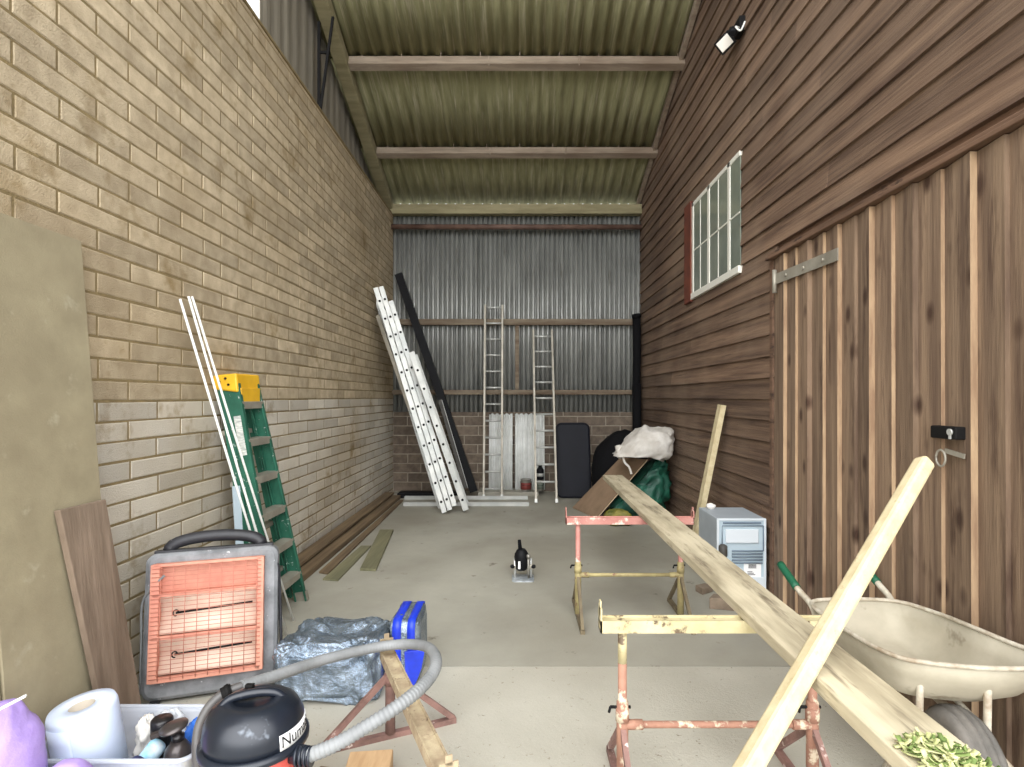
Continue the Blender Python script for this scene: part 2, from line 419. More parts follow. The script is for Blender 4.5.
# roof slope trims the top: cut everything above the roof plane
geom = b.bm.verts[:]+b.bm.edges[:]+b.bm.faces[:]
bmesh.ops.bisect_plane(b.bm, geom=geom, plane_co=V((0,YB,roof_z(YB)+.06)), plane_no=V((0,.375,1)).normalized(), clear_outer=True)
structure(b.build('wall_right', ['weatherboard','trim_wood']), 'dark brown horizontal weatherboarded wall on the right', 'wall')

# door: upright feather edged boards
door = bpy.data.objects.new('door_1', None); COL.objects.link(door); door.location = (XR,3.0,0); ORG[door.name] = V((XR,3.0,0)); structure(door, 'wide barn door of upright brown boards', 'door')
b = MB()
edges = [774,786,797,811,825,841,857,874,895,918,945,978,1011]
ys = [F*(XR-.012)/(x-CX) for x in edges]
while ys[-1] > 1.1: ys.append(ys[-1]-.178)
for k in range(len(ys)-1):
    ya, yb = ys[k], ys[k+1]            # far edge thin, near edge proud
    b.t = random.random(); pr = (.034,.026,.038,.028)[k % 4]
    lean = .012*(3.2-yb)
    bot, top = .006, DZ-.005
    b.hexa([V((XR-pr,yb+lean*.0,bot)), V((XR+.028,yb,bot)), V((XR+.028,ya+.012,bot)), V((XR-.006,ya+.012,bot)),
            V((XR-pr,yb+lean,top)), V((XR+.028,yb+lean,top)), V((XR+.028,ya+.012+lean,top)), V((XR-.006,ya+.012+lean,top))])
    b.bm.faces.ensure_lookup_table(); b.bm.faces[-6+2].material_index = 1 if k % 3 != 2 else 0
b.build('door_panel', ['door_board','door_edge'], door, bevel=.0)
hp = [PX(776,279,XR-.04), PX(838,254,XR-.04)]
b = MB(); b.bar(hp[0], hp[1], .006, .075, up=(0,0,1)); b.build('strap_hinge', 'alu_dull', door)
b = MB(); b.cyl(PX(774.5,293,XR-.045), PX(774.5,270,XR-.045), .016, n=10)
for yy in (.2,.5,.8): q = hp[0].lerp(hp[1], yy); b.cyl(q+V((-.012,0,0)), q, .012, n=8)
b.build('hinge_pin', 'alu_dull', door)
c = PX(948,432.5,XR-.05); t = MB(); t.box(c, (.05,.15,.055)); lk = t.build('lock_box', 'steel_black', door, bevel=.006)
b = MB(); b.cyl(c+V((-.026,-.05,.005)), c+V((-.034,-.05,.005)), .014, n=14); b.box(c+V((-.03,-.05,-.015)), (.008,.008,.02)); b.build('lock_cylinder', 'alu', lk)
c2 = PX(943,458,XR-.045); b = MB(); b.tube([c2+V((-.01,.028*math.cos(a),.036*math.sin(a))) for a in [k*2*math.pi/20 for k in range(21)]], .005, 8)
b.bar(c2+V((-.006,-.02,.035)), c2+V((-.006,-.13,.02)), .006, .02); b.build('pull_ring', 'alu_dull', door)
b = MB()
z0 = DZ+.0
b.span((XR-.055,.9,z0), (XR+.03,DY1+.02,z0+.022)); b.span((XR-.035,.9,z0+.022), (XR+.03,DY1+.02,z0+.05))
structure(b.build('trim_11', 'trim_wood', bevel=.004))
b = MB(); b.span((XR-.012,DY1-.02,0), (XR+.03,DY1+.035,DZ)); structure(b.build('trim_12', 'trim_wood', bevel=.004))

# window
win = bpy.data.objects.new('window_1', None); COL.objects.link(win)
wy0, wy1, wz0, wz1 = F*XR/(741-CX), F*XR/(693-CX), 2.605, 3.635
win.location = (XR,(wy0+wy1)/2,wz0); ORG[win.name] = V(win.location); structure(win, 'white framed three light window high in the brown boarded wall', 'window')
b = MB(); X0, X1 = XR-.014, XR+.03
mull = [F*XR/(709.5-CX), F*XR/(730-CX)]
b.span((X0,wy0,wz1-.045),(X1,wy1,wz1)); b.span((X0-.012,wy0,wz0-.03),(X1,wy1+.02,wz0+.035))
for yy in [*mull, wy1-.025]: b.span((X0,yy-.032,wz0),(X1,yy+.032,wz1))
fr = b.build('window_frame', 'white_upvc', win, bevel=.004)
panes = [(wy0, mull[1]-.03), (mull[1]+.03, mull[0]-.03), (mull[0]+.03, wy1-.05)]
for k, (a, c) in enumerate(panes):
    b = MB(); b.span((XR-.008,a,wz0+.035),(XR+.002,c,wz1-.045)); b.build('pane', 'pane', win)
    b = MB(); zm = (wz0+wz1)/2-.02
    b.span((XR-.013,a,zm-.007),(XR-.006,c,zm+.007))
    if k: b.span((XR-.012,(a+c)/2-.006,wz0+.03),(XR-.006,(a+c)/2+.006,wz1-.04))
    b.build('glazing_bar', 'white_upvc', win)
b = MB(); b.span((XR-.03,wy1,wz0-.05),(XR+.03,wy1+.24,wz1+.03)); structure(b.build('trim_13', 'red_trim', bevel=.004))

# plinth at the back
b = MB(); b.span((-.62,8.62,0),(.30,YB,.06)); structure(b.build('trim_14', 'concrete', bevel=.008), 'low concrete plinth at the foot of the back wall', 'plinth')

# floodlight
fl = PX(742,30,XR)
t = thing('floodlight', fl, 'old black floodlight with a pale glass face high on the brown boards', 'lamp')
b = MB(); b.box(fl+V((-.02,0,.02)), (.05,.13,.13)); b.tube([fl+V((-.03,0,.02)), fl+V((-.09,.02,.03)), fl+V((-.11,.06,-.03))], .014, 8); b.build('wall_bracket', 'steel_black', t, bevel=.005)
hc = fl+V((-.125,.06,-.075)); nrm = V((-.50,-.70,-.55)).normalized()
Rm = nrm.to_track_quat('Z','Y').to_matrix() @ rotz(.5)
b = MB(); q = [(-.078,-.066,.0),(.078,-.066,.0),(.078,.066,.0),(-.078,.066,.0)]; w = [(x*.55,y*.55,-.10) for x, y, _ in q]
b.hexa([hc+Rm@V(k) for k in w]+[hc+Rm@V(k) for k in q]); hd = b.build('lamp_head', 'steel_black', t, bevel=.008)
b = MB(); b.box(hc+Rm@V((0,0,.006)), (.115,.092,.012), Rm); b.build('glass_face', 'lamp_glass', hd, bevel=.003)
b = MB(); sc = fl+V((-.10,-.07,-.045)); b.lathe(sc, (-.3,-.5,-.7), [(.02,0),(.036,.01),(.036,.05),(.024,.07)], 14); sn = b.build('sensor', 'black_plastic', t)
b = MB(); b.tube(spline([fl+V((-.05,-.06,-.02)), fl+V((-.10,-.12,-.05)), fl+V((-.07,-.15,-.10)), fl+V((-.03,-.14,-.02))], 6), .008, 8); b.build('cable', 'conduit', t)

# ================================================================ LADDERS
def ladder_section(t, base, top, W, w, sd, sw, zero, names=('stile','rung'), holes=True, mt='alu', n0=.14, feet=False, step=.252):
    base, top, W = V(base), V(top), V(W).normalized(); U = (top-base); Lh = U.length; U.normalize()
    N = U.cross(W).normalized() if zero > 0 else W.cross(U).normalized()
    Wp = (W - U*W.dot(U)).normalized()
    nr = int((Lh-n0)/step)+1
    for side in (0, 1):
        b = MB(); o = Wp*(w*side)
        b.bar(base+o, top+o, sd, sw, up=Wp)
        sg = -1 if side == 0 else 1
        fl_ = Wp*(sg*(sw/2+.0015))
        for q in (-1, 1): b.bar(base+o+N*q*(sd/2-.006)+fl_, top+o+N*q*(sd/2-.006)+fl_, .008, .003, up=Wp)
        if holes:
            b.m(1)
            for k in range(nr):
                c = base+o+U*(n0+k*step)
                b.cyl(c+Wp*(sg*(sw/2-.002)), c+Wp*(sg*(sw/2+.004)), .017, n=10)
        st = b.build(names[0], [mt,'steel_black'], t)
        if feet:
            b = MB(); b.bar(base+o-U*.02, base+o+U*.05, sd+.012, sw+.012, up=Wp); b.build('rubber_foot', 'black_rubber', st)
    for k in range(nr):
        c = base+U*(n0+k*step)
        b = MB(); b.tube([c+Wp*.005, c+Wp*(w-.005)], .014, 10); b.build(names[1], mt, t)
    return N
A0, A1 = P(444.3,512.5,7.3), P(375.6,288,7.62)
t = thing('extension_ladder', (A0.x+.1, 7.45, 0), 'tall aluminium extension ladder leaning on the left block wall with its stiles side on', 'ladder')
WA = V((-.10,.36,0))
N = ladder_section(t, A0, A1, WA, .40, .062, .03, 1)
if N.x < 0: N = -N
ladder_section(t, A0+N*.073+V((0,.0,.01)), A1+N*.073, WA, .40, .062, .03, 1)
ladder_section(t, A0+N*.145+WA.normalized()*.045+V((0,0,.03)), A0.lerp(A1,.93)+N*.145+WA.normalized()*.045, WA, .31, .062, .028, 1)
b = MB(); b.bar(A0.lerp(A1,.45)-N*.02+V((-.02,.05,0)), A0.lerp(A1,.88)-N*.06+V((-.03,.05,0)), .03, .05); b.build('guide_rail', 'alu_dull', t)
D0, D1 = P(466,510,7.34), P(411.5,352,7.36)
t = thing('single_ladder', (D0.x, 7.55, 0), 'shorter aluminium ladder resting against the tall leaning ladder, nearer the black channel', 'ladder')
ladder_section(t, D0, D1, V((-.03,.38,0)), .36, .075, .03, 1)
# two straight ladders standing against the back wall
def upright(px0, px1, py0, tx0, tx1, ty, Yb, Yt, label, n0, step):
    a0, a1 = P(px0,py0,Yb), P(px1,py0,Yb); c0, c1 = P(tx0,ty,Yt), P(tx1,ty,Yt)
    a0.z = a1.z = .0
    t = thing('straight_ladder', ((a0.x+a1.x)/2, Yb, 0), label, 'ladder', None)
    for p, q in ((a0,c0),(a1,c1)):
        b = MB(); b.bar(p, q, .032, .062, up=(0,1,0)); st = b.build('stile', 'alu_dull', t, bevel=.004)
        b = MB(); b.bar(p, p.lerp(q,.02), .036, .066, up=(0,1,0)); b.build('foot_cap', 'alu', st)
    Lh = (c0-a0).length; k = n0
    while k < Lh-.03:
        f = k/Lh; b = MB(); b.tube([a0.lerp(c0,f), a1.lerp(c1,f)], .015, 10); b.build('rung', 'alu', t); k += step
    return t
upright(483.7,501.8,498.5,485.2,502.5,305,8.42,8.9,'taller of two straight aluminium ladders standing at the back, by the left white sheet',.14,.254)
upright(536,556.6,503,533.3,551.8,330,8.07,8.9,'slightly shorter straight aluminium ladder standing at the back next to the black tray',.30,.252)

# ================================================================ BACK WALL CLUTTER
# black channel leaning in the corner
g0, g1 = P(474,491.5,8.6), P(398.5,274,8.9); d = (g1-g0).normalized(); a = V((0,1,0)).cross(d).normalized()
b = MB()
ch = [(-.058,-.04),(.058,-.04),(.058,.04),(.046,.04),(.046,-.028),(-.046,-.028),(-.046,.04),(-.058,.04)]
b.prism([g0+a*x+V((0,y,0)) for x, y in ch], g1-g0); tag(b.build('black_channel', 'black_plastic'), 'long black plastic channel leaning into the back left corner', 'channel')
g2, g3 = P(466,488,8.45), P(440,400,8.6)
b = MB(); b.bar(g2, g3, .06, .03, up=(0,1,0)); b.m(1).bar(g2+V((.03,-.012,0)), g3+V((.03,-.012,0)), .008, .012, up=(0,1,0))
tag(b.build('grey_strip', ['dark_compressor','alu'], bevel=.002), 'short dark grey strip with one pale edge leaning beside the black channel', 'strip')
b = MB(); q = [PF(406,487,.06), PF(463,487,.06)]
b.prism([V((q[0].x,8.45,0)), V((q[1].x,8.45,0)), V((q[1].x,8.45,.07)), V((q[0].x,8.45,.07))], (0,.22,0)); b.span((q[0].x+.02,8.49,.066),(q[1].x-.02,8.63,.085))
tag(b.build('black_box_section', 'black_plastic', bevel=.006), 'black plastic length lying on the floor at the foot of the leaning channel', 'channel')
for k, (pa, pb, lb) in enumerate((((404,500),(528,500.5),'pale aluminium rail lying on the floor nearer the back wall, behind its twin'),((405,504.5),(529,507),'pale aluminium rail lying on the floor, front one of two under the leaning ladders'))):
    a, c = PF(*pa), PF(*pb); b = MB(); yy = (a.y+c.y)/2+(.0 if k else .08)
    u = [(-.03,0),(.03,0),(.03,.045),(.024,.045),(.024,.006),(-.024,.006),(-.024,.045),(-.03,.045)]
    b.prism([V((a.x,yy+x,.001+z)) for x, z in u], (c.x-a.x, 0, 0))
    tag(b.build('aluminium_rail', 'alu'), lb, 'rail', 'aluminium rails on the floor')
# white corrugated sheets
for x0, x1, lb in ((489,512.5,'white corrugated sheet leaning on the low brown wall behind the taller ladder'),(515,544.5,'wider white corrugated sheet leaning on the brown wall behind the paint tins')):
    a, c = P(x0,480,8.93).x, P(x1,480,8.93).x
    b = MB(); corrug(b, a, c, .0762, .010, lambda x, o: [(x, 8.84+o, .062), (x, 8.93+o, .7), (x, 8.985+o, 1.215+.028*abs(math.sin(math.pi*x/.0762)))], 10)
    tag(b.build('white_sheet', 'white_sheet', solid=.006), lb, 'sheet')
def tin(c, r, h, label, band, lid=True):
    t = thing('paint_tin', c, label, 'tin')
    b = MB(); b.lathe(c, (0,0,1), [(r*.98,0),(r,.006),(r,h*.97),(r*1.04,h*.98),(r*1.04,h),(r*.86,h),(r*.84,h*.97)], 24); b.build('can', 'tin_metal', t)
    b = MB(); b.lathe(c, (0,0,1), [(r*1.012,h*.18),(r*1.012,h*.72)], 24, caps=False); b.build('label_band', band, t, solid=.001)
    b = MB(); b.tube(spline([V(c)+V((-r*1.02,0,h*.8)), V(c)+V((-r*.7,-r*.9,h*.55)), V(c)+V((r*.7,-r*.9,h*.55)), V(c)+V((r*1.02,0,h*.8))], 6), .004, 6); b.build('wire_handle', 'steel_black', t)
c = P(526,485.5,8.72); tin((c.x,8.72,.06), .082, .185, 'paint tin with a dark red label on the plinth between the two ladders', 'tin_red')
c = P(540.2,486,8.76); tin((c.x,8.76,.06), .058, .17, 'small grey green tin standing behind the right straight ladder', 'tin_green')
c = V((c.x,8.76,.232))
t = thing('spray_can', c, 'black and silver can standing on top of the grey green tin', 'can')
b = MB(); b.lathe(c, (0,0,1), [(.05,0),(.056,.008),(.056,.15),(.03,.19)], 20); b.build('can_body', 'black_plastic', t)
b = MB(); b.lathe(c, (0,0,1), [(.0575,.05),(.0575,.10)], 20, caps=False); b.build('silver_band', 'alu', t, solid=.001)
b = MB(); b.lathe(c, (0,0,1), [(.03,.19),(.03,.235),(.02,.245)], 16); b.build('cap', 'steel_black', t)
# black tray
def rrect(w, h, r, n=6):
    out = []
    for cx, cy, a0 in ((w/2-r,h/2-r,0),(-w/2+r,h/2-r,90),(-w/2+r,-h/2+r,180),(w/2-r,-h/2+r,270)):
        for k in range(n+1):
            a = math.radians(a0+90*k/n); out.append((cx+r*math.cos(a), cy+r*math.sin(a)))
    return out
yb = 8.4; xa, xb = P(556.5,480,yb).x, P(591.5,480,yb).x; w = xb-xa; hh = 1.12
t = thing('black_tray', ((xa+xb)/2, yb, 0), 'big black plastic tray with rounded corners standing on end by the back wall', 'tray')
tilt = Matrix.Rotation(math.radians(-12), 3, 'X'); c0 = V(((xa+xb)/2, yb+.02, .012))
mp = lambda x, y, z: c0 + tilt @ V((x, z, y+hh/2))
b = MB()
levels = [(w,hh,.09,.0),(w,hh,.09,.03),(w-.035,hh-.035,.08,.035),(w-.07,hh-.07,.07,.16),(w-.16,hh-.16,.05,.17)]
rows = []
for ww, h2, r, z in levels: rows.append(b.verts([mp(x,y,z) for x, y in rrect(ww,h2,r)]))
for r0, r1 in zip(rows, rows[1:]):
    for k in range(len(r0)): b.face([r0[k], r0[(k+1)%len(r0)], r1[(k+1)%len(r0)], r1[k]], False)
b.face(rows[-1]); b.face(rows[0][::-1])
b.build('tray_shell', 'tray_black', t, bevel=.003)
b = MB(); b.tube([mp(x,y,-.005) for x, y in rrect(w-.02,hh-.02,.085)+rrect(w-.02,hh-.02,.085)[:1]], .014, 8); b.build('rim', 'tray_black', t)
# black pipe in the corner + black mound
b = MB()
cx = P(638.5,380,8.8).x-.03
b.tube([(cx,8.8,.9),(cx-.005,8.8,1.6),(cx+.01,8.82,2.1),(cx,8.8,2.74)], .062, 14); b.tube([(cx+.0,8.78,2.72),(cx-.01,8.78,2.78)], .072, 14); b.tube([(cx-.01,8.7,0),(cx-.01,8.72,1.0),(cx+.0,8.78,1.7)], .066, 14)
tag(b.build('black_downpipe', 'black_rubber'), 'black pipe running up the back right corner', 'pipe')
b = MB(); b.blob((1.46,8.15,.40), (.40,.34,.62), amp=.05, freq=2.2, pw=.9, zmin=.0, seed=4)
tag(b.build('black_sack', 'black_rubber'), 'large black plastic sack bulging behind the white bag', 'sack')
b = MB()
def lean(q):
    z = q.z*(.62+.5*min(1,max(0,(q.x+.5)/.9))); x = q.x+.14*q.z
    return V((max(x, 1.04+.90*max(0, z+.33)-1.48), q.y, z))
b.blob((1.46,7.08,.33), (.38,.22,.42), amp=.10, freq=4.2, pw=.75, zmin=0, seed=9, tf=lean, nu=64, nv=40)
tag(b.build('green_sack', 'green_bag'), 'crumpled dark green garden sack under the white bag by the boards', 'sack')
b = MB(); b.blob((1.17,6.68,.085), (.17,.09,.09), amp=.04, freq=6, pw=.8, zmin=0, seed=2)
tag(b.build('yellow_sack', 'yellow_bag'), 'small yellow and green sack on the floor in front of the green sack', 'sack')
b = MB()
def drape(q):       # slumped: the left lobe hangs, folds run down from the top
    f = .022*abs(math.sin(9*q.x+5*q.y+3*noise.noise(q*4))) + .012*noise.noise(V((q.x*14,q.y*14,q.z*5)))
    z = q.z*(1-.55*max(0,-q.x-.05)/.3) - .42*max(0,-q.x-.02) + f
    z = max(z, -.10-max(0,q.x-.02)*.42+.3*f)
    return V((q.x, q.y-.3*f, z))
b.blob((1.52,6.90,.895), (.355,.27,.22), amp=.11, freq=3.2, pw=.6, seed=6, tf=drape, nu=72, nv=44, ridge=False)
t2 = b.build('white_bag', 'white_bag'); tag(t2, 'white woven bulk bag slumped on top of the green sack', 'bag')
b = MB(); b.tube(spline([P(622,452,6.70), P(624.5,462,6.68), P(629,467,6.67), P(631.5,474,6.66)], 5), .014, 8); b.build('tie_strap', 'white_bag', t2)
b = MB(); b.tube(spline([P(619,446,6.8), P(620,455,6.76), P(619,458,6.75)], 5), .04, 8, rf=lambda k: .05-.002*k); b.build('bag_flap', 'white_bag', t2)
A, B_, Cc, Dd = PF(597,519), PF(573,508), P(648,460,6.96), P(621,458,7.55)
nn = (Cc-A).cross(B_-A).normalized()*.012
if nn.z < 0: nn = -nn
b = MB(); b.m(0).prism([A, Cc, Dd, B_], nn); ob = b.build('cardboard_panel', ['cardboard','card_edge'])
for f in ob.data.polygons:
    if abs(f.normal.dot(nn.normalized())) < .5: f.material_index = 1
tag(ob, 'brown cardboard panel leaning at a slant against the sacks', 'panel')

# ================================================================ TRESTLES, PLANK
def trestle(e0, e1, zt, label, bar_m, top_m, low_m, cross_m, foot_m, name='trestle', ends=True):
    e0, e1 = V(e0), V(e1); d = (e1-e0).normalized(); pz = V((0,0,1)); s = d.cross(pz).normalized(); Lh = (e1-e0).length
    mid = (e0+e1)/2
    t = thing(name, (mid.x, mid.y, 0), label, 'trestle', 'builders trestles')
    a = e0.copy(); a.z = zt; c = e1.copy(); c.z = zt
    b = MB()
    u = [(-.03,-.045),(.03,-.045),(.03,0),(.024,0),(.024,-.038),(-.024,-.038),(-.024,0),(-.03,0)]
    b.prism([a+s*x+pz*z for x, z in u], c-a)
    b.bar(a-pz*.012, c-pz*.012, .05, .01)
    for p, q in ((a,1),(c,-1)):
        b.box(p+d*(q*.003)+pz*.0, (.006,.06,.09), Matrix((d,s,pz)).transposed())
    tb = b.build('top_bar', bar_m, t)
    for p, q in ((a,1),(c,-1)):
        b = MB(); b.box(p+d*(q*.003)+pz*.038, (.006,.022,.058), Matrix((d,s,pz)).transposed()); b.build('end_stop', bar_m, tb)
    for k in (0, 1):
        p = (e0+d*.085) if k == 0 else (e1-d*.085); p.z = 0
        b = MB(); tm = top_m if isinstance(top_m, tuple) else (top_m,)
        zs = zt-.045-(.12 if len(tm) > 1 else 0); b.cyl(p+pz*.05, p+pz*zs, .0165, n=16)
        if len(tm) > 1: b.m(1).cyl(p+pz*zs, p+pz*(zt-.045), .0168, n=16)
        po = b.build('post', tm, t)
        b = MB(); hs = min(.37, zt-.055); b.lathe(p, pz, [(.022,.02),(.022,hs),(.019,hs+.005)], 16); b.lathe(p+pz*(hs-.07), pz, [(.025,0),(.025,.05)], 16); b.build('sleeve', low_m, po)
        b = MB(); hp_ = p+pz*(hs-.02); b.tube([hp_+d*.03, hp_-d*.045], .006, 8); b.tube([hp_-d*.045, hp_-d*.05-pz*.02], .005, 8); b.build('pin', 'steel_black', po)
        b = MB(); b.bar(p-s*.30+pz*.012, p+s*.30+pz*.012, .028, .024)
        for q in (-1, 1): b.bar(p+s*(q*.29)+pz*.02, p+s*(q*.015)+pz*.27, .02, .024)
        b.build('foot', foot_m, t)
    b = MB(); p, q = e0+d*.085, e1-d*.085; p.z = q.z = .285
    b.cyl(p, q, .0125, n=12); b.cyl(p, p+d*.075, .018, n=12); b.cyl(q, q-d*.075, .018, n=12); b.build('cross_bar', cross_m, t)
    return t
ZT = .68
yf, yn = F*(H-ZT)/120.0, F*(H-ZT)/221.0
trestle((P(565.5,520,yf).x,yf,0), (P(693,520,yf).x,yf,0), ZT, 'far builders trestle with a pink painted top bar and yellow legs', 'pink_paint', 'pink_paint', 'yellow_dirty', 'yellow_dirty', 'foot_dull')
trestle((P(599.5,620,yn).x,yn,0), (P(599.5,620,yn).x+.875,yn,0), ZT, 'nearer plank trestle with a yellow top bar and rusty orange legs', 'yellow_paint', ('rust_paint','yellow_paint'), 'rust_paint', 'rust_paint', 'rust_foot')
e0 = PF(386.5,648,.36); e1 = PF(449,778,.36)
trestle((e0.x,e0.y,0), (e1.x,e1.y,0), .36, 'low trestle end on by the silver insulation with a tan bar and red legs', 'bar_tan', 'rust_foot', 'rust_foot', 'rust_foot', 'rust_foot')
X0, X1 = .822, 1.004
b = MB(); n = 30
def plank(y, x0, x1): return
pts = [(y, .004*math.sin(y*1.3)) for y in [1.02+(5.68-1.02)*k/n for k in range(n+1)]]
rows = []
for y, w in pts:
    bow = .006*math.sin((y-1)*.9)
    f = max(0, (y-2.2)/3.5); xa, xb = X0+.012*f+w*.4, X1+.026*f-w*.4
    rows.append(b.verts([(xa,y,ZT+.001+bow*0), (xb,y,ZT+.001), (xb,y,ZT+.042), (xa,y,ZT+.042)]))
for r0, r1 in zip(rows, rows[1:]):
    for k in range(4): b.face([r0[k], r0[(k+1)%4], r1[(k+1)%4], r1[k]])
b.face(rows[0][::-1]); b.face(rows[-1])
tag(b.build('scaffold_plank', 'plank_wood', bevel=.004), 'long weathered plank lying across the two trestles', 'plank')
zp = ZT+.0425
# shavings: one heap
b = MB(); rnd = random.Random(11)
for k in range(240):
    r = rnd.random()**.6; a = rnd.uniform(0, 6.28); px = .905+.07*r*math.cos(a); py = 1.20+.10*r*math.sin(a); h = .028*(1-r)*rnd.random()
    L_ = rnd.uniform(.012,.028); wd = rnd.uniform(.003,.007); yaw = rnd.uniform(0,6.28); R = rotz(yaw) @ Matrix.Rotation(rnd.uniform(-.5,.5), 3, 'Y'); cr = rnd.uniform(.3,1.4)
    b.m(0 if rnd.random() < .62 else 1); prev = None
    for q in range(6):
        th = (q/5-.5)*2*cr; c = V((L_*math.sin(th)/max(.3,cr), 0, L_*(1-math.cos(th))*.6))
        cur = b.verts([V((px,py,zp+.009+h))+R@(c+V((0,-wd,0))), V((px,py,zp+.009+h))+R@(c+V((0,wd,0)))])
        if prev: b.face([prev[0],prev[1],cur[1],cur[0]], True)
        prev = cur
tag(b.build('wood_shavings', ['shaving','leaf'], solid=.0012), 'small heap of pale green shavings on the near end of the plank', 'shavings', kind='stuff')
# loose post propped over the plank
p1 = V((.815,1.60,zp+.034)); pt = P(925,461,2.0); d = (pt-p1); t0 = p1 - d*((p1.z-.02)/d.z)
b = MB(); b.bar(t0, pt, .052, .052, up=(.3,-1,.3)); tag(b.build('timber_post', 'new_pine', bevel=.012), 'pale new pine post propped slantwise across the plank in the foreground', 'post')
q0, q1 = V((1.60,5.30,.0)), PX(722,405,XR-.05)
b = MB(); b.bar(q0, q1, .095, .05, up=(-1,0,.2)); b.m(1)
tag(b.build('timber_post', 'new_pine', bevel=.003), 'pale timber post leaning on the boarded wall behind the small fridge', 'post')

# offcut bits on the floor
for (px, py, w, d_, h, a, lb) in ((704,592,.13,.09,.05,.5,'small tan wood offcut on the floor left of the fridge'),(722,608,.17,.10,.08,-.35,'thicker brown offcut on the floor nearer the plank')):
    c = PF(px,py); b = MB(); R = rotz(a)
    b.prism([c+R@V((x,y,0)) for x, y in ((-w/2,-d_/2),(w/2,-d_/2*.7),(w/2*.8,d_/2),(-w/2*.7,d_/2))], (0,0,h)); tag(b.build('wood_offcut', 'brick_bit', bevel=.005), lb, 'offcut')

# ================================================================ FRIDGE
fy = 4.36; fx0, fx1 = P(716.7,500,fy).x, P(765.7,500,fy).x; fz0, fz1 = .025, .572; fd = .44
t = thing('small_fridge', ((fx0+fx1)/2, fy+fd/2, 0), 'small grey white fridge turned with its back to the room by the door', 'fridge')
b = MB(); b.span((fx0,fy+.004,fz0),(fx1,fy+fd,fz1)); cb = b.build('cabinet', 'fridge_side', t, bevel=.008)
b = MB(); r = .016
b.span((fx0,fy-.012,fz0),(fx0+r,fy+.006,fz1)); b.span((fx1-r,fy-.012,fz0),(fx1,fy+.006,fz1)); b.span((fx0+r,fy-.012,fz1-.016),(fx1-r,fy+.006,fz1)); b.span((fx0+r,fy-.012,fz0),(fx1-r,fy+.006,fz0+.10))
b.build('rear_frame', 'fridge_white', t, bevel=.003)
b = MB(); b.span((fx0+r,fy-.002,fz0+.10),(fx1-r,fy+.006,fz1-.016)); b.build('rear_panel', 'fridge_panel', t)
fw = fx1-fx0; fh = fz1-fz0
def fr_(u0, v0, u1, v1, dz, name, mt, bev=.004):
    b = MB(); b.span((fx0+fw*u0,fy-dz,fz1-fh*v0),(fx0+fw*u1,fy-.0015,fz1-fh*v1)); return b.build(name, mt, t, bevel=bev)
fr_(.17,.15,.84,.34,.016,'pressed_panel','fridge_white')
fr_(.12,.05,.90,.075,.012,'top_channel','fridge_line')
fr_(.55,.62,.90,.82,.006,'rating_label','label_white',0)
b = MB()
for k in range(5): b.span((fx0+fw*(.64+.0*k),fy-.0075,fz1-fh*(.64+.012*k)),(fx0+fw*.80,fy-.006,fz1-fh*(.646+.012*k)))
for k in range(3): b.span((fx0+fw*.62,fy-.0075,fz1-fh*(.74+.02*k)),(fx0+fw*(.72+.03*k),fy-.006,fz1-fh*(.748+.02*k)))
b.build('label_print', 'ink', t)
b = MB(); pts = []
for k in range(5):
    v = .45+.042*k; xs = (.30,.92) if k % 2 == 0 else (.92,.30)
    for u in xs: pts.append((fx0+fw*u, fy-.014, fz1-fh*v))
b.tube(pts, .005, 8); b.tube([(fx0+fw*.94,fy-.012,fz1-fh*.10),(fx0+fw*.94,fy-.012,fz1-fh*.45),(fx0+fw*.92,fy-.014,fz1-fh*.45)], .005, 8)
b.tube([(fx0+fw*.10,fy-.012,fz1-fh*.36),(fx0+fw*.10,fy-.012,fz1-fh*.10),(fx0+fw*.94,fy-.012,fz1-fh*.10)], .004, 8); b.build('cooling_pipe', 'fridge_line', t)
b = MB(); b.lathe((fx0+fw*.10,fy-.03,fz1-fh*.53), (0,0,1), [(.018,0),(.032,.012),(.032,.085),(.018,.098)], 18); b.build('black_capacitor', 'dark_compressor', t)
b = MB(); b.blob((fx0+fw*.38,fy-.02,fz1-fh*.72), (.055,.02,.025), amp=.002, pw=.8, nu=20, nv=12); b.build('drip_cup', 'fridge_white', t)
for sx in (fx0+.03, fx1-.03):
    for sy in (fy+.04, fy+fd-.04):
        b = MB(); b.cyl((sx,sy,0),(sx,sy,fz0+.004), .015, n=12); b.build('foot', 'steel_black', t)
b = MB(); c = P(711,505,fy+.36); b.blob((c.x,fy+.36,fz1+.022), (.034,.03,.024), amp=.012, freq=20, pw=.9, nu=24, nv=14, seed=3, zmin=fz1+.001)
tag(b.build('crumpled_rag', 'rag_white'), 'crumpled white rag on top of the small fridge', 'rag')

# ================================================================ ROUTER
c = V((P(523,578,4.62).x, 4.70, 0))
t = thing('power_router', c, 'small power router tool standing alone on the concrete floor', 'tool')
b = MB(); b.prism([c+V((x,y,0)) for x, y in rrect(.18,.17,.03)], (0,0,.012)); b.build('base_plate', 'router_clear', t)
for k, (sx, sy) in enumerate(((-.066,.0),(.066,.0))):
    b = MB(); b.cyl(c+V((sx,sy,.012)), c+V((sx,sy,.17)), .010, n=12); b.build('guide_column', 'alu', t)
    b = MB(); b.lathe(c+V((sx*1.1,sy-.02,.105)), (sx,-.05,.03), [(.010,0),(.014,.008),(.017,.02),(.014,.03),(.006,.034)], 14); b.build('knob', 'black_plastic', t)
b = MB(); b.span(c+V((-.085,-.03,.085)), c+V((.085,.03,.125))); b.build('yoke', 'alu_dull', t, bevel=.008)
b = MB(); b.lathe(c+V((-.012,0,.075)), (0,0,1), [(.036,0),(.056,.015),(.059,.11),(.056,.135),(.042,.16),(.032,.172)], 20); mb = b.build('motor', 'black_plastic', t)
